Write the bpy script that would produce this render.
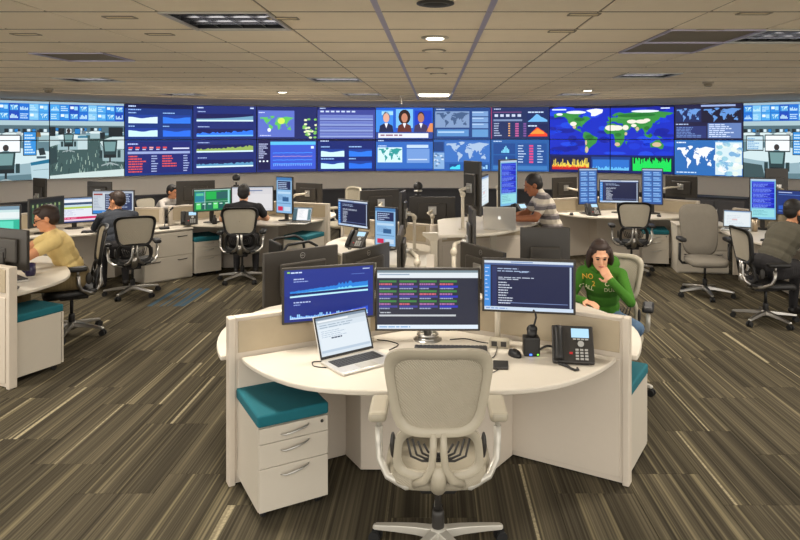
import bpy, bmesh, math, random
import numpy as np
from mathutils import Vector, Matrix
from mathutils.bvhtree import BVHTree

for _o in list(bpy.data.objects):
    bpy.data.objects.remove(_o)
random.seed(7)
SC = bpy.context.scene
COL = SC.collection
PI = math.pi
R = math.radians

# ------------------------------------------------------------------ camera
F = 664.0                       # focal length in pixels of the 800 px wide frame
U0, V0 = 434.0, 134.0           # principal point (level camera, shifted lens)
EYE = 2.05
cd = bpy.data.cameras.new('camera')
cam = bpy.data.objects.new('camera', cd)
COL.objects.link(cam)
cam.location = (0, 0, EYE)
cam.rotation_euler = (PI / 2, 0, 0)
cd.sensor_width = 36.0
cd.lens = F / 800.0 * 36.0
cd.shift_x = (400.0 - U0) / 800.0
cd.shift_y = (V0 - 270.0) / 800.0
cd.clip_start = 0.05
cd.clip_end = 100
SC.camera = cam

# ------------------------------------------------------------------ world, exposure
wd = bpy.data.worlds.new('room_ambient')
SC.world = wd
wd.use_nodes = True
wd.node_tree.nodes['Background'].inputs[0].default_value = (1.0, 0.95, 0.87, 1)
wd.node_tree.nodes['Background'].inputs[1].default_value = 2.15
SC.view_settings.view_transform = 'Standard'
SC.view_settings.look = 'None'
SC.view_settings.exposure = 0.28
SC.view_settings.gamma = 1.0
SC.view_settings.use_curve_mapping = False

TROFFER_W = 38.0
LIGHT_COL = (1.0, 0.92, 0.80)
CEIL = 2.724
TILE = 0.61

def area_light(name, x, y, z, size, power, spread, parent=None, col=LIGHT_COL, shape='SQUARE'):
    l = bpy.data.lights.new(name, 'AREA')
    l.shape = shape
    l.size = size
    l.energy = power
    l.color = col
    l.spread = R(spread)
    o = bpy.data.objects.new(name, l)
    COL.objects.link(o)
    o.location = (x, y, z)
    return o

# ------------------------------------------------------------------ colour and materials
def lin(c):
    c = c / 255.0
    return c / 12.92 if c <= 0.04045 else ((c + 0.055) / 1.055) ** 2.4

def rgb(r, g, b):
    return (lin(r), lin(g), lin(b), 1.0)

MATS = {}
def mat(name, col, rough=0.5, metal=0.0, var=0.06, scale=18.0, bump=0.0, bscale=200.0, spec=0.5, trans=0.0):
    if name in MATS:
        return MATS[name]
    m = bpy.data.materials.new(name)
    m.use_nodes = True
    nt = m.node_tree
    b = nt.nodes['Principled BSDF']
    b.inputs['Roughness'].default_value = rough
    b.inputs['Metallic'].default_value = metal
    b.inputs['Specular IOR Level'].default_value = spec
    tc = nt.nodes.new('ShaderNodeTexCoord')
    nz = nt.nodes.new('ShaderNodeTexNoise')
    nz.inputs['Scale'].default_value = scale
    nz.inputs['Detail'].default_value = 3
    mp = nt.nodes.new('ShaderNodeMapRange')
    mp.inputs['To Min'].default_value = 1 - var
    mp.inputs['To Max'].default_value = 1 + var
    mx = nt.nodes.new('ShaderNodeMix')
    mx.data_type = 'RGBA'
    mx.blend_type = 'MULTIPLY'
    mx.inputs['Factor'].default_value = 1
    mx.inputs[6].default_value = rgb(*col)
    nt.links.new(tc.outputs['Object'], nz.inputs['Vector'])
    nt.links.new(nz.outputs[0], mp.inputs['Value'])
    nt.links.new(mp.outputs[0], mx.inputs[7])
    nt.links.new(mx.outputs[2], b.inputs['Base Color'])
    if bump:
        n2 = nt.nodes.new('ShaderNodeTexNoise')
        n2.inputs['Scale'].default_value = bscale
        bp = nt.nodes.new('ShaderNodeBump')
        bp.inputs['Strength'].default_value = bump
        bp.inputs['Distance'].default_value = 0.004
        nt.links.new(tc.outputs['Object'], n2.inputs['Vector'])
        nt.links.new(n2.outputs[0], bp.inputs['Height'])
        nt.links.new(bp.outputs[0], b.inputs['Normal'])
    MATS[name] = m
    return m

def emit(name, col, strength):
    if name in MATS:
        return MATS[name]
    m = bpy.data.materials.new(name)
    m.use_nodes = True
    nt = m.node_tree
    b = nt.nodes['Principled BSDF']
    b.inputs['Base Color'].default_value = (0.02, 0.02, 0.02, 1)
    b.inputs['Emission Color'].default_value = rgb(*col)
    b.inputs['Emission Strength'].default_value = strength
    MATS[name] = m
    return m

def screen_mat(name, strength):
    m = bpy.data.materials.new(name)
    m.use_nodes = True
    nt = m.node_tree
    b = nt.nodes['Principled BSDF']
    b.inputs['Base Color'].default_value = (0.01, 0.01, 0.012, 1)
    b.inputs['Roughness'].default_value = 0.35
    b.inputs['Specular IOR Level'].default_value = 0.3
    a = nt.nodes.new('ShaderNodeVertexColor')
    a.layer_name = 'Col'
    nt.links.new(a.outputs[0], b.inputs['Emission Color'])
    b.inputs['Emission Strength'].default_value = strength
    return m

WHITE = mat('white_laminate', (204, 196, 182), 0.42, var=0.02)
CREAM = mat('cream_plastic', (164, 156, 138), 0.45, var=0.03)
PANELW = mat('partition_offwhite', (200, 189, 174), 0.5, var=0.02)
TAN = mat('partition_tan_fabric', (172, 158, 134), 0.9, var=0.05, bump=0.3, bscale=500)
CAB = mat('pedestal_white_metal', (192, 184, 170), 0.4, var=0.02)
TEAL = mat('teal_upholstery', (4, 94, 106), 0.85, var=0.08, bump=0.25, bscale=420)
BLACK = mat('black_plastic', (22, 21, 21), 0.5, var=0.1)
DARK = mat('charcoal_plastic', (44, 41, 38), 0.5, var=0.1)
HOUSE = mat('monitor_housing', (50, 46, 41), 0.38, var=0.08)
SILVER = mat('silver_metal', (190, 188, 184), 0.3, metal=0.9, var=0.03)
CHROME = mat('polished_aluminium', (176, 173, 168), 0.34, metal=1.0, var=0.02)
PEWTER = mat('light_grey_coated_metal', (186, 182, 172), 0.35, metal=0.35, var=0.03)
ARMW = mat('monitor_arm_white', (198, 189, 172), 0.35, var=0.03)
ALU = mat('laptop_aluminium', (205, 202, 196), 0.35, metal=0.6, var=0.02)
KEYM = mat('dark_keys', (40, 40, 42), 0.5, var=0.1)
GREYFAB = mat('grey_chair_fabric', (118, 112, 102), 0.95, var=0.07, bump=0.3, bscale=420)
WALLM = mat('painted_wall_greige', (226, 218, 208), 0.8, var=0.03)
GYP = mat('gypsum_paint', (206, 192, 172), 0.85, var=0.03)
LEDGE = mat('dark_slate_laminate', (52, 52, 58), 0.5, var=0.1)
TEE = mat('ceiling_tee_paint', (128, 118, 100), 0.6, var=0.05)
SLOT = mat('slot_channel_lilac_sheen', (176, 170, 190), 0.4, metal=0.3, var=0.05)  # lilac is the blue screens' reflected sheen, painted into the metal colour
RUBBER = mat('black_rubber', (16, 16, 16), 0.7, var=0.1)
SCR = screen_mat('display_pixels', 0.84)
WSCR = screen_mat('video_wall_pixels', 0.98)

def mesh_weave(name, col, sx, rough=0.8):
    m = mat(name, col, rough, var=0.05)
    nt = m.node_tree
    b = nt.nodes['Principled BSDF']
    tc = nt.nodes.new('ShaderNodeTexCoord')
    wv = nt.nodes.new('ShaderNodeTexWave')
    wv.bands_direction = 'DIAGONAL'
    wv.inputs['Scale'].default_value = sx
    wv.inputs['Distortion'].default_value = 2.0
    wv.inputs['Detail'].default_value = 0
    bp = nt.nodes.new('ShaderNodeBump')
    bp.inputs['Strength'].default_value = 0.6
    bp.inputs['Distance'].default_value = 0.004
    nt.links.new(tc.outputs['Object'], wv.inputs['Vector'])
    nt.links.new(wv.outputs[1], bp.inputs['Height'])
    nt.links.new(bp.outputs[0], b.inputs['Normal'])
    return m
MESHC = mesh_weave('cream_chair_mesh', (160, 152, 134), 55)
MESHG = mesh_weave('grey_chair_mesh', (178, 170, 153), 40)

# ------------------------------------------------------------------ mesh builder
class MB:
    def __init__(s):
        s.v = []; s.f = []; s.sm = []
    def add(s, vs, fs, smooth=False):
        n = len(s.v)
        s.v += [tuple(v) for v in vs]
        s.f += [tuple(i + n for i in f) for f in fs]
        s.sm += [smooth] * len(fs)
    def box(s, cx, cy, cz, sx, sy, sz, rz=0.0, rx=0.0):
        x, y, z = sx / 2, sy / 2, sz / 2
        M = Matrix.Translation((cx, cy, cz)) @ Matrix.Rotation(rz, 4, 'Z') @ Matrix.Rotation(rx, 4, 'X')
        vs = [M @ Vector(p) for p in ((-x,-y,-z),(x,-y,-z),(x,y,-z),(-x,y,-z),(-x,-y,z),(x,-y,z),(x,y,z),(-x,y,z))]
        s.add(vs, [(0,3,2,1),(4,5,6,7),(0,1,5,4),(1,2,6,5),(2,3,7,6),(3,0,4,7)])
    def prism(s, pts, z0, z1):
        n = len(pts)
        vs = [(p[0], p[1], z0) for p in pts] + [(p[0], p[1], z1) for p in pts]
        fs = [tuple(range(n - 1, -1, -1)), tuple(range(n, 2 * n))]
        fs += [(i, (i + 1) % n, n + (i + 1) % n, n + i) for i in range(n)]
        s.add(vs, fs)
    def loft(s, rings, caps=True, smooth=True, closed=True):
        n = len(rings[0]); vs = [p for r in rings for p in r]; fs = []
        for k in range(len(rings) - 1):
            for i in range(n if closed else n - 1):
                j = (i + 1) % n
                fs.append((k*n+i, k*n+j, (k+1)*n+j, (k+1)*n+i))
        s.add(vs, fs, smooth)
        if caps:
            m = len(s.v) - len(vs)
            s.f.append(tuple(m + i for i in range(n - 1, -1, -1))); s.sm.append(False)
            s.f.append(tuple(m + (len(rings)-1)*n + i for i in range(n))); s.sm.append(False)
    def tube(s, path, rad, n=8):
        P = [Vector(p) for p in path]
        rs = rad if isinstance(rad, (list, tuple)) else [rad] * len(P)
        rings = []; a = None
        for i, p in enumerate(P):
            t = (P[min(i+1, len(P)-1)] - P[max(i-1, 0)])
            if t.length < 1e-9: t = Vector((0, 0, 1))
            t.normalize()
            if a is None:
                a = t.cross(Vector((0, 0, 1)) if abs(t.z) < 0.9 else Vector((1, 0, 0)))
            else:
                a = a - t * a.dot(t)
            if a.length < 1e-6: a = t.orthogonal()
            a.normalize(); b = t.cross(a)
            rings.append([p + (a * math.cos(2*PI*k/n) + b * math.sin(2*PI*k/n)) * rs[i] for k in range(n)])
        s.loft(rings)
    def lathe(s, prof, n=20, cx=0, cy=0, cz=0):
        rings = [[(cx + r * math.cos(2*PI*k/n), cy + r * math.sin(2*PI*k/n), cz + z) for k in range(n)] for r, z in prof]
        s.loft(rings)
    def ell(s, c, r, nu=12, nv=8, M=None):
        vs = []; fs = []
        for j in range(1, nv):
            th = PI * j / nv
            for i in range(nu):
                ph = 2*PI*i/nu
                vs.append(Vector((r[0]*math.sin(th)*math.cos(ph), r[1]*math.sin(th)*math.sin(ph), r[2]*math.cos(th))))
        vs.append(Vector((0,0,r[2]))); vs.append(Vector((0,0,-r[2])))
        T, B = len(vs)-2, len(vs)-1
        for j in range(nv - 2):
            for i in range(nu):
                k = (i+1) % nu
                fs.append((j*nu+i, (j+1)*nu+i, (j+1)*nu+k, j*nu+k))
        for i in range(nu):
            k = (i+1) % nu
            fs.append((T, i, k)); fs.append((B, (nv-2)*nu+k, (nv-2)*nu+i))
        if M is not None: vs = [M @ v for v in vs]
        s.add([v + Vector(c) for v in vs], fs, True)
    def mesh(s, name, bevel=0.0, segs=2, smooth=None):
        me = bpy.data.meshes.new(name)
        me.from_pydata(s.v, [], s.f)
        bm = bmesh.new(); bm.from_mesh(me)
        for f, k in zip(bm.faces, s.sm): f.smooth = k
        bmesh.ops.recalc_face_normals(bm, faces=bm.faces)
        if bevel:
            es = [e for e in bm.edges if len(e.link_faces) == 2 and e.calc_face_angle(0) > 0.6]
            bmesh.ops.bevel(bm, geom=es, offset=bevel, segments=segs, affect='EDGES', profile=0.5, clamp_overlap=True)
        if smooth is not None:
            for f in bm.faces: f.smooth = smooth
        bm.to_mesh(me); bm.free()
        return me

MC = {}
def link(name, me, m, parent=None, loc=(0,0,0), rz=0.0, rot=None):
    o = bpy.data.objects.new(name, me)
    COL.objects.link(o)
    if m is not None and me is not None and hasattr(me, 'materials') and len(me.materials) == 0:
        me.materials.append(m)
    if parent is not None: o.parent = parent
    o.location = loc
    o.rotation_euler = rot if rot else (0, 0, rz)
    return o

def part(name, parent, m, fn, key=None, bevel=0.0, loc=(0,0,0), rz=0.0, rot=None, segs=2, smooth=None, label=None):
    """one mesh object; alike pieces (same key and material) share mesh data"""
    k = (key, m.name) if key else None
    if k and k in MC:
        me = MC[k]
    else:
        b = MB(); fn(b)
        me = b.mesh(name, bevel, segs, smooth)
        if k: MC[k] = me
    o = link(name, me, m, parent, loc, rz, rot)
    if label: o['label'] = label
    return o

def tag(o, label, cat, group=None):
    o['label'] = label; o['category'] = cat
    if group: o['group'] = group
    return o

def thing(name, label, cat, loc=(0,0,0), rz=0.0, group=None):
    o = bpy.data.objects.new(name, None)
    COL.objects.link(o)
    o.empty_display_size = 0.1
    o.location = loc; o.rotation_euler = (0, 0, rz)
    return tag(o, label, cat, group)

def struct(name, m, fn, bevel=0.0, smooth=None):
    o = part(name, None, m, fn, bevel=bevel, smooth=smooth)
    o['kind'] = 'structure'
    return o

def text_mesh(txt, size, extrude=0.0005):
    cu = bpy.data.curves.new('lettering', 'FONT')
    cu.body = txt; cu.size = size; cu.extrude = extrude
    cu.align_x = 'CENTER'; cu.align_y = 'CENTER'; cu.resolution_u = 2
    to = bpy.data.objects.new('lettering', cu)
    COL.objects.link(to)
    dg = bpy.context.evaluated_depsgraph_get()
    me = bpy.data.meshes.new_from_object(to.evaluated_get(dg))
    bpy.data.objects.remove(to); bpy.data.curves.remove(cu)
    me.materials.clear()
    return me

# ------------------------------------------------------------------ screen canvases
class Canvas:
    """flat picture on a screen: polygons in unit coordinates (x right, y down), in layers"""
    def __init__(s, bg):
        s.p = [([(0,0),(1,0),(1,1),(0,1)], bg, 0)]
        s.rng = random.Random(len(MC) * 13 + 5)
    def poly(s, pts, c, l=1): s.p.append((list(pts), c, l))
    def rect(s, x, y, w, h, c, l=1): s.poly([(x,y),(x+w,y),(x+w,y+h),(x,y+h)], c, l)
    def line(s, pts, t, c, l=3):
        for (x0,y0),(x1,y1) in zip(pts, pts[1:]):
            s.poly([(x0,y0-t/2),(x1,y1-t/2),(x1,y1+t/2),(x0,y0+t/2)], c, l)
    def area(s, x, y, w, h, vals, c, l=3):
        n = len(vals)
        for i in range(n - 1):
            xa, xb = x + w*i/(n-1), x + w*(i+1)/(n-1)
            s.poly([(xa, y+h), (xa, y+h-h*vals[i]), (xb, y+h-h*vals[i+1]), (xb, y+h)], c, l)
    def bars(s, x, y, w, h, vals, c, l=3, gap=0.25):
        n = len(vals)
        for i, v in enumerate(vals):
            s.rect(x + w*i/n, y+h-h*v, w/n*(1-gap), h*v, c, l)
    def words(s, x, y, w, h, c, rows=1, pitch=0.0, l=3, fill=0.75):
        for r in range(rows):
            xx = x
            end = x + w * s.rng.uniform(fill*0.6, 1.0)
            while xx < end:
                ww = min(w * s.rng.uniform(0.06, 0.2), end - xx)
                s.rect(xx, y + r*pitch, ww, h, c, l)
                xx += ww + w*0.025
    def ellipse(s, cx, cy, rx, ry, c, l=2, n=14):
        s.poly([(cx+rx*math.cos(2*PI*i/n), cy+ry*math.sin(2*PI*i/n)) for i in range(n)], c, l)
    def sub(s, x, y, w, h, other, dl=1):
        for pts, c, l in other.p:
            s.p.append(([(x+px*w, y+py*h) for px, py in pts], c, l + dl))
    def crop(s, x0, y0, x1, y1):
        out = Canvas((0,0,0)); out.p = []
        for pts, c, l in s.p:
            q = clip(pts, x0, y0, x1, y1)
            if len(q) >= 3:
                out.p.append(([((px-x0)/(x1-x0), (py-y0)/(y1-y0)) for px, py in q], c, l))
        return out
    def build(s, w, h, m, name='screen', step=0.0004):
        """mesh facing local -Y, centred on the origin"""
        vs = []; fs = []; cols = []
        for pts, c, l in s.p:
            q = clip(pts, 0, 0, 1, 1)
            if len(q) < 3: continue
            n = len(vs)
            vs += [((px-0.5)*w, -l*step, (0.5-py)*h) for px, py in q]
            fs.append(tuple(range(n, n+len(q))))
            cols += [rgb(*c)] * len(q)
        me = bpy.data.meshes.new(name)
        me.from_pydata(vs, [], fs)
        at = me.color_attributes.new('Col', 'FLOAT_COLOR', 'POINT')
        at.data.foreach_set('color', np.array(cols, dtype=np.float32).ravel())
        me.materials.append(m)
        return me

def clip(pts, x0, y0, x1, y1):
    for ax, lim, sg in ((0,x0,1),(0,x1,-1),(1,y0,1),(1,y1,-1)):
        if not pts: return []
        out = []
        for i in range(len(pts)):
            a, b = pts[i-1], pts[i]
            da, db = sg*(a[ax]-lim), sg*(b[ax]-lim)
            if da*db < 0:
                t = da/(da-db)
                out.append((a[0]+(b[0]-a[0])*t, a[1]+(b[1]-a[1])*t))
            if db >= 0: out.append(b)
        pts = out
    return pts

LAND = [
 [(-168,66),(-156,71),(-125,70),(-95,72),(-82,68),(-94,60),(-80,52),(-78,60),(-65,59),(-56,52),(-66,45),(-76,36),(-81,31),(-81,25),(-90,30),(-97,27),(-96,19),(-88,21),(-84,10),(-78,8),(-92,14),(-105,20),(-114,31),(-124,40),(-124,48),(-135,58),(-152,59),(-165,55)],
 [(-78,8),(-72,12),(-60,8),(-50,0),(-35,-7),(-40,-21),(-48,-27),(-58,-36),(-65,-42),(-68,-54),(-74,-50),(-72,-30),(-70,-18),(-80,-5)],
 [(-55,60),(-43,60),(-22,70),(-20,80),(-40,83),(-60,80),(-70,77),(-55,70)],
 [(-10,31),(-16,22),(-17,14),(-8,4),(5,5),(9,3),(12,-8),(13,-17),(18,-34),(26,-34),(33,-26),(40,-15),(41,-2),(51,11),(43,12),(35,28),(32,31),(20,32),(10,37),(-5,36)],
 [(-9,37),(-9,43),(-1,44),(-4,48),(3,51),(8,54),(10,57),(13,55),(22,55),(24,59),(18,63),(16,57),(12,59),(6,59),(5,62),(14,68),(26,71),(41,67),(60,69),(73,72),(100,77),(130,73),(160,70),(180,67),(170,61),(160,60),(156,52),(142,54),(140,48),(129,42),(127,36),(122,38),(121,31),(117,23),(108,20),(108,12),(103,10),(103,2),(98,9),(96,16),(90,22),(81,14),(77,8),(72,19),(67,24),(57,26),(59,22),(52,16),(44,13),(36,27),(36,36),(27,37),(22,37),(18,40),(13,45),(16,39),(12,42),(5,43),(0,38)],
 [(114,-22),(122,-18),(130,-12),(137,-12),(141,-11),(146,-19),(153,-26),(150,-37),(143,-39),(135,-34),(124,-33),(115,-34)],
 [(95,5),(104,-5),(115,-8),(119,0),(117,7),(109,2)], [(132,-1),(142,-3),(150,-9),(140,-8)],
 [(-5,50),(1,52),(-2,57),(-6,58)], [(132,34),(140,36),(141,42),(138,38)], [(44,-16),(50,-15),(47,-25),(44,-22)], [(168,-46),(175,-41),(178,-38),(172,-44)],
]
def world_map(bg, land, lat0=-58, lat1=84):
    c = Canvas(bg)
    for k, P in enumerate(LAND):
        c.poly([((x+180)/360.0, (lat1-y)/(lat1-lat0)) for x, y in P], land, 1)
    return c
# ================================================================== THE SETTING
WCX, WCY, WR = -0.2, 5.15, 10.4          # the video wall stands on this arc
def arc_pt(r, deg):
    return (WCX + r*math.sin(R(deg)), WCY + r*math.cos(R(deg)))

def ring(b, r0, r1, z0, z1, d0, d1, n=60):
    for i in range(n):
        a, c = d0 + (d1-d0)*i/n, d0 + (d1-d0)*(i+1)/n
        p = [arc_pt(r0,a), arc_pt(r0,c), arc_pt(r1,c), arc_pt(r1,a)]
        vs = [(x,y,z0) for x,y in p] + [(x,y,z1) for x,y in p]
        fs = [(0,1,2,3),(7,6,5,4),(0,4,5,1),(3,2,6,7)]
        if i == 0: fs.append((0,3,7,4))
        if i == n-1: fs.append((1,5,6,2))
        b.add(vs, fs)

# ---- carpet
def carpet_mat(name, isb):
    m = bpy.data.materials.new(name); m.use_nodes = True
    nt = m.node_tree; N = nt.nodes; L = nt.links
    b = N['Principled BSDF']; b.inputs['Roughness'].default_value = 0.97
    b.inputs['Specular IOR Level'].default_value = 0.1
    tc = N.new('ShaderNodeTexCoord'); oi = N.new('ShaderNodeObjectInfo')
    sp = N.new('ShaderNodeSeparateXYZ'); L.new(tc.outputs['Object'], sp.inputs[0])
    def math_(op, a, bb):
        n = N.new('ShaderNodeMath'); n.operation = op
        for i, v in enumerate((a, bb)):
            if isinstance(v, (int, float)): n.inputs[i].default_value = v
            else: L.new(v, n.inputs[i])
        return n.outputs[0]
    def stripes(sx, off, detail, sy=0.35):
        cb = N.new('ShaderNodeCombineXYZ')
        L.new(math_('MULTIPLY', sp.outputs[0], sx), cb.inputs[0])
        L.new(math_('MULTIPLY', sp.outputs[1], sy), cb.inputs[1])
        L.new(math_('MULTIPLY_ADD' if False else 'MULTIPLY', oi.outputs['Random'], 57.0 + off), cb.inputs[2])
        nz = N.new('ShaderNodeTexNoise'); nz.inputs['Scale'].default_value = 1.0
        nz.inputs['Detail'].default_value = detail
        L.new(cb.outputs[0], nz.inputs['Vector']); return nz.outputs[0]
    def ramp(fac, stops):
        r = N.new('ShaderNodeValToRGB'); L.new(fac, r.inputs[0])
        e = r.color_ramp.elements
        while len(e) < len(stops): e.new(0.5)
        for el, (p, c) in zip(e, stops): el.position = p; el.color = c
        return r.outputs[0]
    def mix(f, a, bb, mode='MIX'):
        x = N.new('ShaderNodeMix'); x.data_type = 'RGBA'; x.blend_type = mode
        for i, v in ((0, f), (6, a), (7, bb)):
            if isinstance(v, (int, float)): x.inputs[i].default_value = v
            elif isinstance(v, tuple): x.inputs[i].default_value = v
            else: L.new(v, x.inputs[i])
        return x.outputs[2]
    fine = ramp(stripes(75.0, 0, 2.0), [(0.28, rgb(66,61,52)), (0.5, rgb(86,80,67)), (0.72, rgb(110,103,87))])
    broad = ramp(stripes(11.0, 11, 1.0, 0.2), [(0.32, rgb(178,176,174)), (0.66, rgb(255,252,244))])
    base0 = mix(1.0, fine, broad, 'MULTIPLY')
    soft = ramp(stripes(34.0, 41, 1.0, 0.15), [(0.59, (0,0,0,1)), (0.70, (0.4,0.4,0.4,1))])
    base = mix(soft, base0, rgb(158,146,114))
    bright = ramp(stripes(22.0, 23, 0.6, 0.1), [(0.69, (0,0,0,1)), (0.74, (1,1,1,1))])
    grain = N.new('ShaderNodeTexNoise'); grain.inputs['Scale'].default_value = 60
    L.new(tc.outputs['Object'], grain.inputs['Vector'])
    bm_ = math_('MULTIPLY', bright, math_('ADD', grain.outputs[0], 0.1))
    c1 = mix(bm_, base, rgb(186,174,142))
    # a few tiles carry blue yarn
    blue = ramp(stripes(13.0, 31, 0.0, 0.1), [(0.52, (0,0,0,1)), (0.56, (1,1,1,1))])
    c2 = mix(math_('MULTIPLY', blue, isb), c1, rgb(36,84,112))
    tone = N.new('ShaderNodeMapRange'); L.new(math_('FRACT', math_('MULTIPLY', oi.outputs['Random'], 33.3), 0), tone.inputs[0])
    tone.inputs['To Min'].default_value = 0.84; tone.inputs['To Max'].default_value = 1.1
    c3 = mix(1.0, c2, tone.outputs[0], 'MULTIPLY')
    L.new(c3, b.inputs['Base Color'])
    bp = N.new('ShaderNodeBump'); bp.inputs['Strength'].default_value = 0.5; bp.inputs['Distance'].default_value = 0.004
    n3 = N.new('ShaderNodeTexNoise'); n3.inputs['Scale'].default_value = 350
    L.new(tc.outputs['Object'], n3.inputs['Vector']); L.new(n3.outputs[0], bp.inputs['Height'])
    L.new(bp.outputs[0], b.inputs['Normal'])
    return m
CARPET = carpet_mat('striped_carpet_tile', 0.0); CARPETB = carpet_mat('striped_carpet_tile_blue', 0.5)
SUB = mat('carpet_backing', (44, 40, 34), 0.95)
floor = struct('floor', SUB, lambda b: b.box(0, 6.0, -0.06, 24, 22, 0.108))
CW, CL = 0.457, 0.914
cb = MB(); cb.box(0, 0, 0, CW-0.002, CL-0.002, 0.006)
CME = cb.mesh('carpet_tile', 0.001, 1); CME.materials.append(CARPET)
CMEB = CME.copy(); CMEB.materials.clear(); CMEB.materials.append(CARPETB)
ctiles = []
for i in range(-26, 27):
    for j in range(-6, 16):
        x = i*CW; y = 0.35 + j*CL + (CL/2 if i % 2 else 0) + 0.12*((i*7) % 3)
        if y > 16.5: continue
        u = U0 + x*F/max(y, 0.1)
        seen = 3.0 < y < 11.2 and -40 < u < 840
        ctiles.append((0 if seen else 1, y, x))
ctiles.sort()
rest = MB()
for k, (ns, y, x) in enumerate(ctiles):
    if k < 298:
        blue = any(abs(x-bx) < 0.23 and abs(y-by) < 0.457 for bx, by in ((-3.15, 8.6),))
        o = link('carpet_tile', CMEB if blue else CME, None, floor, (x, y, -0.003))
    else:
        rest.box(x, y, -0.003, CW-0.002, CL-0.002, 0.006)
ro = link('carpet_tiles', rest.mesh('carpet_tiles'), CARPET, floor); ro['kind'] = 'stuff'

# ---- wall behind the displays
struct('wall_back', WALLM, lambda b: ring(b, WR+0.13, WR+0.3, 0, CEIL, -78, 78, 90))
tr = struct('trim_1', LEDGE, lambda b: (ring(b, WR-0.02, WR+0.125, 0.0, 0.74, -70, 70, 80), ring(b, WR-0.08, WR+0.125, 0.742, 0.78, -70, 70, 80)))
tr['label'] = 'dark low ledge running along the foot of the curved wall'

# ---- ceiling
ceil = struct('ceiling', GYP, lambda b: b.box(0, 8.75, CEIL+0.16, 24, 14.8, 0.1))
TILEM = mat('mineral_fibre_tile', (240, 228, 206), 0.95, var=0.04, scale=5, bump=0.35, bscale=260)
tb = MB(); tb.box(0, 0, 0.009, TILE-0.016, TILE-0.016, 0.018)
TME = tb.mesh('ceiling_tile', 0.003, 1); TME.materials.append(TILEM)
TROFF = [(-2,0),(4,1),(-7,7),(-2,7),(4,6),(-7,12),(-2,12),(4,12),(10,1),(10,6),(-12,1),
         (-7,1)]
TEXTRA = {(10,1): 'beyond the right edge, nearest row', (10,6): 'beyond the right edge, middle row', (-12,1): 'far beyond the left edge, nearest row', (-7,-6): 'above the camera, second from the left', (-2,-6): 'above the camera, left of the centre channels', (4,-6): 'above the camera, right of the centre channels', (10,-6): 'above the camera, rightmost', (-7,1): 'just beyond the left edge, nearest row'}
GREYT = {(-5,3),(3,1),(3,2)}
LENS = (0,12)
def tpos(k, m): return (TILE*k, 3.965 + TILE*m)
tiles = []
for k in range(-18, 18):
    for m in range(-4, 17):
        x, y = tpos(k, m)
        if (k,m) in TROFF or (k,m) in GREYT or (k,m) == LENS: continue
        if y > WCY and math.hypot(abs(x-WCX)-0.3, y-0.3-WCY) > WR-2.25: continue
        u = U0 + x*F/max(y, 0.1)
        seen = y > 3.0 and -60 < u < 860
        tiles.append((0 if seen else 1, y, x))
tiles.sort()
rest = MB()
for i, (ns, y, x) in enumerate(tiles):
    if i < 298: link('ceiling_tile', TME, TILEM, ceil, (x, y, CEIL))
    else: rest.box(x, y, CEIL+0.009, TILE-0.016, TILE-0.016, 0.018)
ro = link('ceiling_tiles', rest.mesh('ceiling_tiles'), TILEM, ceil); ro['kind'] = 'stuff'
for k in range(-18, 19):
    x = TILE*(k-0.5)
    slot = k in (0, 1)
    ymax = WCY + math.sqrt(max(0.1, (WR-2.2)**2 - (x-WCX)**2)) if abs(x-WCX) < WR-2.3 else 6
    y0, y1 = 1.3, ymax
    link('slot_channel' if slot else 'main_runner',
         (lambda b: (b.box(x, (y0+y1)/2, CEIL+(0.004 if slot else 0.011), 0.034 if slot else 0.014, y1-y0, 0.012), b)[1])(MB()).mesh('runner'),
         SLOT if slot else TEE, ceil)
for m in range(-4, 17):
    y = 3.965 + TILE*(m-0.5)
    xm = math.sqrt(max(0.1, (WR-2.2)**2 - max(0, y-WCY)**2)) if y-WCY < WR-2.2 else 0
    if xm < 0.5: continue
    bb = MB(); bb.box(WCX, y, CEIL+0.007, 2*min(xm, 11), 0.012, 0.018)
    link('cross_tee', bb.mesh('cross_tee'), TEE, ceil)
def gyp(b):
    ring(b, WR-2.4, WR+0.3, CEIL-0.022, CEIL+0.03, -80, 80, 90)
link('soffit_band', (lambda b: (gyp(b), b)[1])(MB()).mesh('soffit_band'), GYP, ceil)

# ---- ceiling fixtures
LOUV = mat('parabolic_louvre_aluminium', (150, 150, 156), 0.18, metal=1.0, var=0.03)
REC = mat('fixture_recess_black', (24, 24, 26), 0.6)
LAMPE = emit('lamp_tube_glow', (255, 236, 200), 2.0)
tlab = {(-2,0): 'nearest square louvred ceiling light, left of the centre, with silver baffles',
        (4,1): 'nearest square louvred ceiling light at the upper right edge',
        (-7,7): 'square louvred ceiling light over the suited man, left side',
        (-2,7): 'middle square louvred ceiling light left of the centre channels',
        (4,6): 'middle square louvred ceiling light right of the centre channels',
        (-7,12): 'far square louvred ceiling light above the left dashboards',
        (-2,12): 'far square louvred ceiling light left of the bright lens light',
        (4,12): 'far square louvred ceiling light above the satellite world map'}
def recess(b):
    h = TILE/2-0.01; t = 0.004; z0, z1 = -0.004, 0.105
    for sx in (-1, 1):
        b.box(sx*h, 0, (z0+z1)/2, t, 2*h, z1-z0); b.box(0, sx*h, (z0+z1)/2, 2*h, t, z1-z0)
    b.box(0, 0, z1, 2*h, 2*h, t)
def baffle(b):
    # curved parabolic blade: deep at the top, sharp at the bottom
    n = 6
    A = [(0.035*((i/n)**2), 0.005+0.085*i/n) for i in range(n+1)]
    prof = [(-x-0.002, z) for x, z in A] + [(x+0.002, z) for x, z in reversed(A)]
    L = TILE/2-0.014
    b.loft([[(-L, p, z) for p, z in prof], [(L, p, z) for p, z in prof]], smooth=False)
def frame2(b, w=0.02):
    h = TILE/2
    for sx in (-1, 1):
        b.box(sx*(h-w/2), 0, -0.004, w, 2*h, 0.012); b.box(0, sx*(h-w/2), -0.004, 2*h-2*w, w, 0.012)
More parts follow.
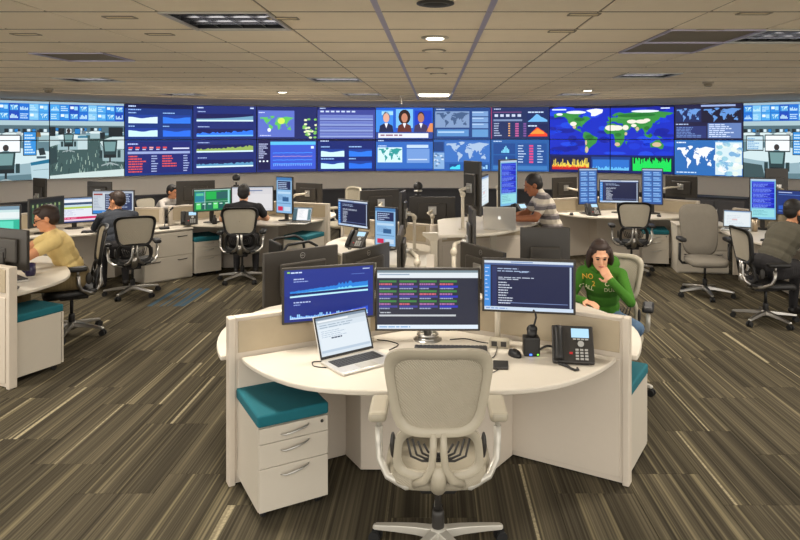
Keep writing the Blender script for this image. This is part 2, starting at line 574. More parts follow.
def troffer(k, m):
    x, y = tpos(k, m)
    t = thing('louvred_ceiling_light', tlab.get((k, m)) or 'square louvred ceiling light ' + TEXTRA[(k, m)], 'ceiling light', (x, y, CEIL), 0, 'square louvred ceiling lights')
    part('housing', t, REC, recess, 'troff_rec')
    part('trim_frame', t, PEWTER, frame2, 'troff_frame')
    for q in range(3):
        part('baffle', t, LOUV, baffle, 'troff_baf', loc=(0, -0.15+0.15*q, 0))
    for q in range(3):
        part('baffle', t, LOUV, baffle, 'troff_baf', loc=(-0.15+0.15*q, 0, 0.001), rz=PI/2)
    area_light('troffer_lamp', x, y, CEIL-0.012, 0.5, TROFFER_W, 150)
for k, m in TROFF: troffer(k, m)
GRT = mat('return_air_grey', (122, 114, 100), 0.7)
for (k, m), lb in zip([(-5,3),(3,1),(3,2)], ['grey perforated return air panel in ceiling at the left', 'nearer grey return air panel in ceiling at the right', 'farther grey return air panel in ceiling at the right']):
    x, y = tpos(k, m)
    t = thing('return_air_panel', lb, 'ceiling vent', (x, y, CEIL), 0, 'grey return air panels')
    part('frame', t, SLOT, lambda b: frame2(b, 0.014), 'grt_f')
    part('grille', t, GRT, lambda b: [b.box(0, -0.27+0.06*i, 0.006, TILE-0.03, 0.048, 0.01) for i in range(10)], 'grt_g')
x, y = tpos(*LENS)
t = thing('lens_ceiling_light', 'bright flat white ceiling light near the video wall', 'ceiling light', (x, y, CEIL))
part('frame', t, PEWTER, lambda b: frame2(b, 0.025))
area_light('lens_lamp', x, y, CEIL-0.035, 0.5, 40, 170)
part('lens', t, emit('lens_glow', (255, 244, 222), 5.0), lambda b: b.lathe([(0.36, 0.0), (0.36, -0.016), (0.30, -0.03)], 4), rz=PI/4)
def downlight(x, y, lit, lb, r=0.075):
    t = thing('recessed_downlight', lb, 'ceiling light', (x, y, CEIL), 0, 'round recessed downlights')
    part('trim_ring', t, CREAM if lit else DARK, lambda b: b.lathe([(r, -0.001), (r+0.022, -0.001), (r+0.022, -0.007), (r, -0.012)], 24), 'dl_ring%s' % lit)
    part('lens', t, emit('downlight_glow', (255, 246, 226), 9.0) if lit else REC, lambda b: b.lathe([(0.001, -0.004), (r, -0.004), (r*0.8, -0.014), (0.001, -0.018)], 24), 'dl_lens')
    if lit:
        area_light('downlight_lamp', x, y, CEIL-0.03, 0.14, 14, 150, shape='DISK')
downlight(0.007, 4.62, True, 'lit round downlight between the two centre channels')
downlight(0.007, 3.41, False, 'unlit dark round fixture at the top edge of the ceiling')
downlight(-2.42, 10.6, True, 'small lit round downlight far left of the centre channels')
downlight(2.36, 10.2, True, 'small lit round downlight far right of the centre channels')
for (x, y), lb in zip([(0.0, 5.35), (0.0, 6.8), (0.05, 7.4)], ['nearest flush round ceiling speaker on the centre strip', 'middle flush round ceiling cover on the centre strip', 'far flush round ceiling cover on the centre strip']):
    t = thing('ceiling_speaker', lb, 'speaker', (x, y, CEIL), 0, 'flush round covers on the centre strip')
    part('grille', t, TILEM, lambda b: b.lathe([(0.001, -0.012), (0.07, -0.011), (0.082, -0.006)], 20), 'spk_g')
    part('rim', t, TEE, lambda b: b.lathe([(0.082, -0.001), (0.098, -0.001), (0.098, -0.006), (0.082, -0.008)], 20), 'spk_r')
for (x, y), lb in zip([(-5.75, 9.9), (3.55, 8.6)], ['smoke detector on the ceiling at the far left', 'smoke detector on the ceiling at the right']):
    t = thing('smoke_detector', lb, 'smoke detector', (x, y, CEIL), 0, 'smoke detectors')
    part('base', t, CREAM, lambda b: b.lathe([(0.07, 0), (0.07, -0.02), (0.06, -0.022)], 20), 'smk_b')
    part('sensor', t, TEE, lambda b: b.lathe([(0.055, -0.02), (0.05, -0.05), (0.03, -0.06), (0.001, -0.062)], 20), 'smk_s')
PLATE = mat('ceiling_marker_plate', (232, 216, 186), 0.8)
for (u, v), lb in zip([(120, 17), (26, 34), (160, 34), (283, 18), (584, 14), (754, 13), (562, 31), (708, 30)],
                      ['left of the nearest louvred light', 'at the far left edge of the ceiling', 'below the nearest louvred light', 'right of the nearest louvred light',
                       'right of the centre channels, first row', 'in the upper right corner of the picture', 'right of the centre channels, second row', 'beside the right grey return panel']):
    d = F*(CEIL-EYE)/(V0-v)
    t = thing('ceiling_marker', 'small rectangular ceiling marker plate ' + lb, 'ceiling plate', ((u-U0)*d/F, d, CEIL), 0, 'small rectangular ceiling marker plates')
    part('plate', t, PLATE, lambda b: b.box(0, 0, -0.0015, 0.16, 0.06, 0.003), 'cm_p', 0.001)
    part('rim', t, TEE, lambda b: [b.box(sx*0.085, 0, -0.003, 0.008, 0.076, 0.006) for sx in (-1, 1)] + [b.box(0, sy*0.035, -0.003, 0.17, 0.006, 0.006) for sy in (-1, 1)], 'cm_r')
t = thing('ceiling_camera', 'small white rod hanging from ceiling before the news screen', 'camera', (-0.57, 11.6, CEIL))
part('rod', t, WHITE, lambda b: b.tube([(0, 0, 0), (0, 0, -0.13)], 0.012))
part('canopy', t, WHITE, lambda b: b.lathe([(0.05, 0), (0.045, -0.018), (0.014, -0.024)], 16))
part('lens_head', t, SILVER, lambda b: b.ell((0, -0.01, -0.145), (0.022, 0.03, 0.02)))

# ================================================================== THE VIDEO WALL
NAVY = (10, 26, 92); DEEP = (14, 22, 70); PALE = (168, 214, 250); CY = (70, 190, 255)
def mini(x, c, px, py, w, h, col, dip):
    x.rect(px, py, w, h, (24, 60, 150) if dip else (20, 50, 140), 2)
    vals = [0.75 - 0.18*math.exp(-((i-7)/4.0)**2) + 0.03*x.rng.random() for i in range(16)]
    x.area(px, py, w, h, vals, col, 3)
def c_charts4():
    c = Canvas((12, 34, 110)); c.rect(0, 0, 1, 0.05, (6, 14, 60)); c.words(0.05, 0.03, 0.3, 0.03, (200,220,255))
    for px, py, col in ((0.06,0.3,(206,240,250)),(0.54,0.3,(40,120,235)),(0.06,0.68,(190,236,250)),(0.54,0.68,(36,110,230))):
        c.words(px, py-0.09, 0.25, 0.035, (150,190,240)); mini(c, None, px, py, 0.4, 0.24, col, True)
    return c
def c_dash_red():      # two rows tall
    c = Canvas((16, 50, 122)); c.rect(0, 0, 1, 0.06, (8, 18, 70)); c.words(0.05, 0.02, 0.22, 0.018, (190,215,255)); c.words(0.05, 0.07, 0.3, 0.015, (150,190,255))
    for px, py, col in ((0.05,0.15,(214,240,250)),(0.55,0.15,(46,120,240)),(0.05,0.34,(200,236,250)),(0.55,0.34,(40,110,235))):
        c.words(px, py-0.035, 0.2, 0.014, (150,190,240)); mini(c, None, px, py, 0.42, 0.12, col, True)
    c.rect(0.03, 0.52, 0.94, 0.45, (24, 34, 110)); c.words(0.04, 0.545, 0.2, 0.018, (180,200,255), l=4)
    for i in range(6): c.rect(0.05+0.1*i, 0.595, 0.06, 0.022, (226,70,70) if i != 3 else (230,160,160), 4); c.rect(0.05+0.1*i, 0.625, 0.05, 0.014, (190,200,230), 4)
    c.rect(0.7, 0.61, 0.25, 0.02, (210,215,240), 4)
    c.rect(0.04, 0.66, 0.92, 0.035, (150,165,215), 4)
    for r in range(7):
        c.words(0.05, 0.72+0.036*r, 0.26, 0.018, (224,84,80), l=4); c.words(0.38, 0.72+0.036*r, 0.1, 0.014, (180,195,235), l=4)
        if r < 5: c.words(0.54, 0.72+0.036*r, 0.24, 0.018, (224,84,80), l=4)
        c.words(0.86, 0.72+0.036*r, 0.1, 0.014, (180,195,235), l=4)
    return c
def c_lines4():
    c = Canvas((24, 40, 112)); c.words(0.06, 0.025, 0.2, 0.016, (200,220,255)); c.rect(0.9, 0.02, 0.06, 0.02, (200,220,255))
    for r, col in enumerate(((150,214,255),(46,120,250),(196,232,120),(120,200,255))):
        y = 0.1 + 0.225*r
        c.words(0.07, y-0.015, 0.2, 0.012, (170,190,240)); c.rect(0.05, y+0.02, 0.9, 0.12, (18,22,84), 2)
        n = 40
        c.area(0.05, y+0.01, 0.9, 0.12, [0.28+0.42*(i/n)**2*(1 if r != 3 else .3)+0.22*c.rng.random()*(r in (1,2,3)) for i in range(n)], col if r in (1,) else tuple(int(v*0.75) for v in col), 3)
        c.line([(0.05, y+0.125), (0.95, y+0.12)], 0.022, (214,240,255) if r != 1 else (110,180,255), 4)
    return c
def c_mapgreen():     # two rows tall
    c = Canvas((28, 38, 100)); c.rect(0.02, 0.06, 0.6, 0.41, (92,112,200), 2)
    m = world_map((92,112,200), (96,196,92)); c.sub(0.03, 0.14, 0.58, 0.26, m, 2); c.words(0.03, 0.085, 0.2, 0.014, (210,220,255), l=5); c.words(0.05, 0.44, 0.3, 0.012, (210,220,255), l=5)
    c.ellipse(0.4, 0.22, 0.06, 0.05, (206,236,90), 5); c.ellipse(0.2, 0.36, 0.03, 0.03, (230,240,250), 5)
    for i in range(26): c.ellipse(0.78+0.24*c.rng.random(), 0.16+0.32*c.rng.random(), 0.03, 0.018, (226,236,190) if i % 2 else (120,190,90), 4, 6)
    c.rect(0.02, 0.5, 0.2, 0.46, (20,20,72), 2); c.words(0.03, 0.56, 0.15, 0.014, (190,200,240), 8, 0.03, 4); 
    for i in range(3): c.ellipse(0.05+0.06*i, 0.83, 0.016, 0.014, (230,240,255), 4)
    c.rect(0.22, 0.53, 0.76, 0.43, (56,86,206), 2); c.rect(0.22, 0.53, 0.76, 0.05, (90,190,240), 3); c.rect(0.9, 0.6, 0.05, 0.04, (220,235,255), 4)
    for r in range(4): c.line([(0.26+0.035*i, 0.7+0.055*r+0.008*c.rng.random()) for i in range(20)], 0.01, (170,140,190) if r == 1 else (70,150,255), 4)
    for i in range(22): c.rect(0.27+0.03*i, 0.87, 0.014, 0.03+0.01*c.rng.random(), (120,170,255), 4)
    return c
def c_purple():
    c = Canvas((60, 70, 150)); c.rect(0,0,1,0.08,(14,28,100)); c.words(0.04,0.02,0.2,0.03,(200,220,255))
    for i in range(7): c.rect(0.05+0.09*i, 0.11, 0.06, 0.05, (200,215,250), 2)
    for r in range(4):
        c.rect(0.04, 0.24+0.185*r, 0.92, 0.16, (112,128,196), 2); c.line([(0.05+0.09*i, 0.3+0.185*r+0.02*c.rng.random()) for i in range(11)], 0.015, (80,100,190), 3)
        c.rect(0.04, 0.36+0.185*r, 0.92, 0.03, (150,170,220), 3)
    return c
def c_news():
    c = Canvas((30, 90, 200)); c.rect(0.0,0.08,0.3,0.7,(60,140,230)); c.rect(0.35,0.05,0.3,0.6,(120,190,250)); c.rect(0.68,0.1,0.3,0.7,(20,60,190))
    c.rect(0.1,0.12,0.2,0.12,(160,215,255),2)
    # three presenters at a desk
    for x, suit, skin, hair, hr in ((0.18,(26,34,72),(226,170,150),(80,56,44),0.05),(0.5,(96,44,36),(196,132,106),(40,24,24),0.085),(0.79,(60,50,90),(180,120,96),(50,34,30),0.05)):
        c.ellipse(x, 0.30, hr*1.25, 0.17 if hr < 0.08 else 0.24, hair, 2); c.ellipse(x, 0.33, 0.055, 0.15, skin, 3)
        c.poly([(x-0.13,0.82),(x-0.11,0.58),(x-0.03,0.5),(x+0.03,0.5),(x+0.11,0.58),(x+0.13,0.82)], suit, 3); c.poly([(x-0.03,0.5),(x+0.03,0.5),(x,0.66)], (240,240,250), 4)
    c.poly([(0.88,0.8),(0.95,0.5),(1,0.5),(1,0.8)], (220,140,90), 3)
    c.rect(0,0.78,1,0.22,(40,70,150),4); c.rect(0.04,0.82,0.88,0.15,(226,230,240),5); c.words(0.08,0.86,0.8,0.05,(150,110,130),l=6)
    return c
def c_mapbox():
    c = Canvas((46, 104, 190)); c.rect(0,0,1,0.07,(12,40,110)); c.words(0.04,0.02,0.2,0.03,(200,225,255))
    c.words(0.04,0.19,0.24,0.03,(210,230,255)); c.sub(0.03,0.25,0.43,0.48,world_map((206,236,244),(40,150,150)))
    c.rect(0.54,0.17,0.38,0.1,(190,214,245),2); c.rect(0.54,0.3,0.4,0.45,(112,152,214),2); c.rect(0.56,0.62,0.34,0.04,(190,210,240),3); c.rect(0.0,0.93,1,0.07,(16,60,150))
    return c
def c_greymap():
    c = Canvas((30, 66, 128)); c.sub(0.03,0.12,0.6,0.52,world_map((126,152,192),(66,92,132))); c.words(0.05,0.04,0.3,0.03,(190,210,240))
    for r in range(3): c.rect(0.68,0.12+0.19*r,0.28,0.16,(118,156,206),2); c.rect(0.68,0.14+0.19*r,0.2,0.03,(180,205,235),3)
    c.rect(0.06,0.7,0.56,0.22,(86,140,200),2); c.rect(0.08,0.76,0.46,0.05,(170,205,235),3); c.rect(0.68,0.7,0.28,0.24,(96,150,205),2)
    return c
def c_bluemap():
    c = Canvas((40, 92, 168)); c.sub(0.2,0.06,0.78,0.66,world_map((58,112,190),(166,190,220))); c.rect(0.2,0.06,0.78,0.0,(0,0,0))
    c.rect(0.0,0.08,0.18,0.3,(24,60,120),2); c.rect(0.0,0.42,0.19,0.52,(130,170,215),2)
    for i in range(14): c.ellipse(0.02+0.16*c.rng.random(), 0.46+0.45*c.rng.random(), 0.025, 0.03, (200,215,235) if i%2 else (84,120,165), 3, 6)
    c.rect(0.28,0.78,0.2,0.18,(20,70,140),2); c.area(0.29,0.8,0.18,0.15,[0.3,0.6,0.5,0.9,1],(70,210,240),3); c.rect(0.52,0.78,0.2,0.18,(24,80,150),2); c.rect(0.76,0.78,0.22,0.18,(24,80,150),2); c.bars(0.78,0.8,0.18,0.14,[.4,.7,.5,.9],(150,200,240))
    return c
def c_darkdash():
    c = Canvas((28, 44, 92)); c.rect(0,0,0.012,1,(180,60,110),2); c.words(0.05,0.04,0.25,0.03,(190,200,235)); c.rect(0.03,0.14,0.5,0.03,(120,70,120),2)
    for i in range(5): c.rect(0.06+0.1*i,0.22,0.06,0.08,(200,210,235),2)
    c.rect(0.04,0.38,0.5,0.06,(120,140,180),2)
    for r in range(6): c.words(0.05,0.5+0.075*r,0.15,0.03,(180,195,225)); c.rect(0.3,0.5+0.075*r,0.03,0.04,(230,170,110),3); c.rect(0.42,0.5+0.075*r,0.06,0.05,(190,90,150),3); c.rect(0.56,0.5+0.075*r,0.05,0.05,(120,80,150),3)
    c.rect(0.62,0.1,0.36,0.38,(18,40,96),2); c.words(0.64,0.14,0.3,0.04,(200,220,245)); c.area(0.64,0.2,0.33,0.26,[.05,.25,.45,.7,.95,.85,.6,.5,.35,.2],(110,180,235),3)
    c.rect(0.62,0.53,0.36,0.42,(18,32,84),2); c.words(0.64,0.57,0.3,0.04,(200,220,245)); c.area(0.64,0.62,0.33,0.3,[.05,.2,.5,.7,.95,.9,.7,.6,.4,.25],(236,70,40),3); c.area(0.68,0.62,0.24,0.22,[.05,.3,.5,.75,.6,.4,.2],(246,150,60),4)
    return c
def c_pinktable():
    c = Canvas((34, 90, 160)); c.words(0.04,0.04,0.3,0.03,(190,215,245)); c.rect(0.04,0.12,0.38,0.34,(24,70,140),2); c.bars(0.18,0.2,0.14,0.22,[.3,.5,.8,1,.7,.5],(130,215,245)); c.rect(0.04,0.5,0.38,0.3,(24,70,140),2); c.bars(0.2,0.55,0.14,0.22,[.2,.6,1,.7,.4],(170,235,250))
    c.rect(0.46,0.12,0.5,0.66,(28,76,146),2)
    for r in range(7): c.words(0.47,0.18+0.085*r,0.15,0.03,(200,220,245)); c.rect(0.66,0.17+0.085*r,0.07,0.055,(220,70,130),3); c.words(0.8,0.18+0.085*r,0.12,0.03,(190,215,245))
    c.rect(0.03,0.83,0.94,0.12,(60,120,185),2)
    return c
def c_earth():         # two columns wide, two rows tall
    c = Canvas((6, 14, 60))
    m = Canvas((8, 40, 190))
    for i in range(50): m.ellipse(m.rng.random(), m.rng.random(), 0.03+0.07*m.rng.random(), 0.03+0.05*m.rng.random(), ((6,24,150),(24,70,220),(14,52,205))[i%3], 1, 8)
    T = lambda x, y: ((x+180)/360.0, (84-y)/142.0)
    for k, P in enumerate(LAND):
        m.poly([T(*p) for p in P], (240,244,246) if k == 2 else (50,140,60), 2)
    def bl(x, y, rx, ry, col, l=3): m.ellipse(*T(x, y), rx/360.0, ry/142.0, col, l)
    for a in ((5,23,19,9),(20,23,16,8),(44,24,9,8),(62,42,14,6),(90,42,18,6),(105,46,10,5),(-108,36,10,7),(68,30,8,5)): bl(*a, (232,228,214))
    for a in ((133,-25,13,7),(20,-25,8,6),(-68,-42,5,10),(-70,-20,3,8),(-105,26,5,5),(45,5,4,5),(78,20,5,6)): bl(*a, (206,180,150))
    for a in ((-60,-5,13,8),(22,2,10,6),(-90,50,16,6),(60,60,40,5),(100,62,30,5),(105,22,8,6),(115,0,6,5)): bl(*a, (30,110,44), 4)
    for a in ((-100,72,30,5),(100,73,40,4),(-45,72,10,9),(-150,66,10,4)): bl(*a, (230,238,244), 5)
    bl(-80,40,6,7,(60,150,70)); bl(-120,52,7,8,(60,140,70)); bl(10,50,14,5,(60,150,66)); bl(40,55,20,6,(70,150,70))
    c.sub(0, 0.03, 1, 0.7, m, 1); c.rect(0.02,0.035,0.12,0.02,(220,235,255),8); c.rect(0.9,0.035,0.07,0.015,(220,235,255),8)
    c.rect(0,0.73,1,0.27,(8,26,96),7)
    n = 46
    c.rect(0.01,0.76,0.33,0.2,(20,24,70),8); a = [0.3+0.6*c.rng.random()*(1 if i%3 else .5) for i in range(n)]
    c.bars(0.02,0.76,0.31,0.2,a,(238,214,80),9,0.1); c.area(0.02,0.78,0.31,0.18,[0.2+0.22*c.rng.random() for i in range(n)],(232,120,50),10); c.area(0.02,0.82,0.31,0.14,[0.2+0.15*c.rng.random() for i in range(n)],(190,30,30),11)
    c.rect(0.35,0.76,0.31,0.2,(16,60,140),8); c.rect(0.36,0.8,0.29,0.13,(40,110,200),9); c.bars(0.36,0.76,0.29,0.2,[0.1+0.2*c.rng.random() for i in range(40)],(110,200,250),10,0.2)
    c.rect(0.67,0.76,0.32,0.2,(6,30,40),8); c.bars(0.68,0.75,0.3,0.21,[0.45+0.5*c.rng.random() for i in range(n)],(20,226,90),9,0.1)
    return c
def c_darkmaps():
    c = Canvas((26, 24, 62)); c.sub(0.02,0.1,0.38,0.4,world_map((26,40,90),(104,150,216))); c.sub(0.42,0.1,0.56,0.42,world_map((20,18,46),(96,146,214))); c.rect(0.4,0.02,0.5,0.05,(150,170,215),2)
    c.words(0.02,0.55,0.4,0.03,(170,190,230),l=4); c.rect(0.02,0.62,0.46,0.34,(38,50,110),2); c.words(0.03,0.65,0.42,0.022,(110,140,200),7,0.045,3)
    c.rect(0.5,0.54,0.48,0.42,(96,124,180),2); c.words(0.52,0.57,0.44,0.03,(200,215,240),7,0.055,3)
    return c
def c_whitemap():
    c = Canvas((40, 104, 176)); c.sub(0.02,0.15,0.58,0.68,world_map((40,104,176),(236,242,248))); c.words(0.03,0.05,0.3,0.035,(220,235,250),l=4); c.words(0.03,0.91,0.5,0.03,(200,225,250),l=4)
    c.rect(0.61,0.03,0.38,0.94,(206,226,232),2)
    for i in range(36): c.ellipse(0.63+0.34*c.rng.random(),0.06+0.88*c.rng.random(),0.05,0.07,((236,240,240),(150,200,216),(222,232,226),(120,170,210))[i%4],3,7)
    c.rect(0.61,0.03,0.38,0.03,(120,180,220),4)
    return c
def office(kind):      # live view of the same room, two rows tall
    c = Canvas((112, 152, 168)); g = c.rng
    c.rect(0,0,1,0.03,(150,180,196),1); c.rect(0,0.03,1,0.22,(20,84,176),1)
    for i in range(8):
        for r in range(2):
            x, y = 0.005+0.124*i, 0.035+0.105*r
            c.rect(x,y,0.118,0.1,((28,110,206),(70,160,226),(20,70,180),(120,190,232),(36,130,214))[(i*3+r*5+kind)%5],2)
            q = (i+r+kind) % 4
            if q == 0: c.sub(x+0.01,y+0.015,0.1,0.07,world_map((60,150,216),(190,224,240)),3)
            elif q == 1: c.bars(x+0.01,y+0.02,0.1,0.06,[0.3+0.7*g.random() for _ in range(7)],(190,226,244),4)
            elif q == 2: c.words(x+0.01,y+0.02,0.1,0.012,(196,226,244),3,0.025,4)
            else: c.rect(x+0.01,y+0.02,0.045,0.035,(226,240,248),4); c.rect(x+0.062,y+0.02,0.045,0.05,(150,206,240),4)
    c.rect(0,0.25,1,0.06,(164,190,198),1); c.rect(0,0.31,1,0.1,(78,104,114),1)
    def desk(x, y, s, l):      # small workplace: worktop, dark monitors, panel
        c.poly([(x-0.2*s,y),(x-0.1*s,y-0.03*s),(x+0.1*s,y-0.03*s),(x+0.2*s,y),(x+0.12*s,y+0.035*s),(x-0.12*s,y+0.035*s)],(208,224,226),l)
        c.rect(x-0.15*s,y+0.02*s,0.3*s,0.15*s,(150,178,184),l-1)
        for q, col in ((-0.14,(24,36,42)),(-0.04,(206,226,236)),(0.08,(30,120,190))): c.rect(x+q*s,y-0.12*s,0.085*s,0.09*s,(16,26,32),l+1); c.rect(x+q*s+0.006*s,y-0.113*s,0.073*s,0.07*s,col,l+2)
    def chair(x, y, s, l, back=(36,58,62), mesh=(110,146,148)):
        c.poly([(x-0.07*s,y-0.12*s),(x+0.07*s,y-0.12*s),(x+0.06*s,y+0.01*s),(x-0.06*s,y+0.01*s)],back,l); c.poly([(x-0.055*s,y-0.107*s),(x+0.055*s,y-0.107*s),(x+0.045*s,y-0.02*s),(x-0.045*s,y-0.02*s)],mesh,l+1)
        c.rect(x-0.1*s,y-0.03*s,0.03*s,0.07*s,back,l); c.rect(x+0.07*s,y-0.03*s,0.03*s,0.07*s,back,l); c.rect(x-0.06*s,y+0.01*s,0.12*s,0.03*s,(24,34,38),l); c.rect(x-0.008*s,y+0.03*s,0.016*s,0.06*s,(30,40,44),l)
        for q in (-0.08,-0.03,0.03,0.08): c.line([(x,y+0.085*s),(x+q*s,y+0.11*s)],0.012*s,(150,166,168),l)
    def worker(x, y, s, l, top=(96,116,128)):
        c.ellipse(x,y-0.15*s,0.032*s,0.036*s,(52,48,48),l+1); c.poly([(x-0.075*s,y),(x-0.06*s,y-0.1*s),(x-0.02*s,y-0.12*s),(x+0.02*s,y-0.12*s),(x+0.06*s,y-0.1*s),(x+0.075*s,y)],top,l)
    if kind == 0:       # close workplace seen from behind a chair
        c.poly([(0,0.41),(1,0.41),(1,1),(0,1)],(92,122,132),1)
        for x in (0.08,0.3,0.52,0.74,0.95): desk(x,0.42,0.55,3)
        worker(0.2,0.46,0.5,5); worker(0.62,0.45,0.5,5,(180,190,190)); worker(0.86,0.46,0.5,5,(120,96,60))
        c.poly([(0,0.66),(0.25,0.6),(0.55,0.58),(1,0.64),(1,0.76),(0.6,0.8),(0.2,0.77),(0,0.74)],(200,220,224),6); c.poly([(0,0.74),(0.2,0.77),(0.6,0.8),(1,0.76),(1,0.92),(0,0.95)],(140,168,178),5)
        c.rect(0.04,0.44,0.24,0.2,(22,32,36),7); c.rect(0.05,0.455,0.22,0.17,(196,220,230),8); c.words(0.06,0.48,0.18,0.012,(90,150,200),6,0.025,9)
        c.rect(0.3,0.43,0.34,0.22,(22,32,36),7); c.rect(0.31,0.445,0.32,0.19,(232,240,244),8)
        c.rect(0.67,0.39,0.17,0.3,(20,32,40),7); c.rect(0.68,0.4,0.15,0.28,(50,140,214),8); c.words(0.69,0.43,0.13,0.018,(196,226,244),7,0.035,9)
        c.poly([(0.86,0.6),(0.93,0.59),(0.96,0.68),(0.88,0.69)],(34,46,52),8); c.rect(0.84,0.7,0.12,0.03,(60,80,90),8)
        worker(0.46,0.76,1.15,10,(108,136,148)); chair(0.46,0.84,1.7,12)
        c.poly([(0.76,0.78),(1,0.76),(1,1),(0.78,1)],(176,202,210),7); c.poly([(0.76,0.78),(1,0.74),(1,0.79),(0.77,0.82)],(26,106,140),8); c.line([(0.8,0.88),(1,0.87)],0.006,(110,136,146),9)
        c.poly([(0,0.8),(0.26,0.83),(0.3,1),(0,1)],(58,80,84),8)
    else:               # open carpet with a far desk and chairs at both sides
        c.poly([(0,0.44),(1,0.44),(1,1),(0,1)],(58,84,84),1)
        for i in range(110):
            x, y = g.random(), 0.46+0.5*g.random()**0.8; s = (y-0.2)
            vx = (x-0.45)*0.5
            c.poly([(x,y),(x+0.006+0.008*s,y),(x+0.006+0.008*s+vx*0.14*s,y+0.1*s),(x+vx*0.14*s,y+0.1*s)],((120,150,144),(40,64,66),(86,116,112),(156,178,166))[i%4],2)
        for x in (0.03,0.4,0.6,0.9): desk(x,0.4,0.5,3)
        worker(0.44,0.43,0.45,5); worker(0.88,0.43,0.45,5,(170,180,180))
        desk(0.24,0.46,0.95,5); c.rect(0.36,0.47,0.13,0.15,(184,206,210),6); c.rect(0.36,0.45,0.13,0.025,(28,110,140),7); worker(0.24,0.5,0.8,8,(40,50,58)); chair(0.24,0.54,1.0,10)
        c.poly([(0.66,0.52),(0.8,0.47),(1,0.46),(1,0.62),(0.72,0.62)],(196,214,216),6); c.poly([(0.66,0.54),(0.72,0.62),(1,0.63),(1,0.8),(0.7,0.78)],(146,172,176),5)
        c.rect(0.78,0.33,0.2,0.13,(20,30,36),7); c.rect(0.66,0.4,0.07,0.09,(24,36,42),7); chair(0.8,0.68,1.5,9)
        c.poly([(0,0.44),(0.1,0.45),(0.13,0.54),(0,0.58)],(176,198,202),5); c.rect(0,0.33,0.07,0.12,(22,34,40),6); c.poly([(0,0.6),(0.08,0.58),(0.1,0.78),(0,0.82)],(40,62,66),6)
        c.poly([(0,0.96),(0.4,0.93),(1,0.9),(1,1),(0,1)],(196,214,212),6)
    return c

SPAN = {}
def span2(c):       # upper and lower half of a picture that fills a whole column
    return c.crop(0,0,1,0.5), c.crop(0,0.5,1,1)
SPAN[-7] = span2(office(0)); SPAN[-6] = span2(office(1)); SPAN[-5] = span2(c_dash_red()); SPAN[-4] = span2(c_lines4())
SPAN[-3] = span2(c_mapgreen()); SPAN[-2] = (c_purple(), c_charts4()); SPAN[-1] = (c_news(), c_mapbox()); SPAN[0] = (c_greymap(), c_bluemap())
SPAN[1] = (c_darkdash(), c_pinktable())
ea = c_earth()
SPAN[2] = (ea.crop(0,0,0.5,0.5), ea.crop(0,0.5,0.5,1)); SPAN[3] = (ea.crop(0.5,0,1,0.5), ea.crop(0.5,0.5,1,1))
SPAN[4] = (c_darkmaps(), c_whitemap()); SPAN[5] = span2(office(0)); SPAN[6] = span2(office(1))
DLAB = {
 -7: ('showing the top of a live office view, at the far left edge', 'showing the lower half of an office view, far left edge'),
 -6: ('showing tiny screens of a live office view, beside the area charts', 'showing a green carpet in a live office view, left'),
 -5: ('showing two white and two blue area charts, second row empty of red', 'showing a table of red text rows'),
 -4: ('showing white and blue trend lines, above the green trend line', 'showing a green trend line above a blue one'),
 -3: ('showing a green world map on a periwinkle panel', 'showing a periwinkle chart panel with a cyan header'),
 -2: ('showing stacked lilac bands, left of the news broadcast', 'showing four small area charts, under the stacked lilac bands'),
 -1: ('showing a news broadcast with three presenters', 'showing a small white map panel under the news broadcast'),
 0: ('showing a small grey world map, right of the news broadcast', 'showing a large pale world map on blue, below the grey map'),
 1: ('showing a dark dashboard with blue and red peaks', 'showing a blue dashboard with a pink column'),
 2: ('showing the Americas of the satellite world map', 'showing the jagged yellow and red chart below the satellite map'),
 3: ('showing Asia of the satellite world map', 'showing the jagged green chart below the satellite map'),
 4: ('showing two dark world maps over grey lists', 'showing a white world map on blue'),
 5: ('showing tiny screens of a live office view, beside dark world maps', 'showing a seated person in a live office view, right'),
 6: ('showing the top of a live office view, at the far right edge', 'showing the lower half of an office view, far right edge')}
DLAB[-5] = ('showing two white and two blue area charts above the red table', DLAB[-5][1])
DW, DH, DZ0 = 1.342, 0.742, 1.185
chord = 2*math.degrees(math.asin(DW/2/WR)) + 0.012
for k in range(-7, 7):
    th = 1.0 + chord*(k+0.5)
    for row in (0, 1):
        x, y = arc_pt(WR*math.cos(R(chord/2)), th)
        z = DZ0 + DH*(1.5 - row) - DH/2 + (0.004 if row == 0 else 0)
        z = DZ0 + (DH*0.5 if row == 1 else DH*1.5+0.004)
        t = thing('video_wall_display', 'video wall display ' + DLAB[k][row], 'display', (x, y, z), -R(th), 'video wall displays')
        part('housing', t, BLACK, lambda b: b.box(0, 0.052, 0, DW-0.004, 0.1, DH-0.002), 'vw_house', 0.003)
        me = SPAN[k][row].build(DW-0.014, DH-0.012, WSCR)
        link('screen', me, WSCR, t, (0, 0.0005, 0))
# ================================================================== FURNITURE BUILDERS
DESK = 0.745
def rot2(x, y, a):
    return (x*math.cos(a)-y*math.sin(a), x*math.sin(a)+y*math.cos(a))
class Station:
    """one workplace of a three-armed pod: apex at the pod centre, the user sits on local -Y"""
    def __init__(s, apex, phi):
        s.a = apex; s.phi = phi; s.yaw = R(phi-270)
    def P(s, x, y):
        q = rot2(x, y, s.yaw); return (s.a[0]+q[0], s.a[1]+q[1])

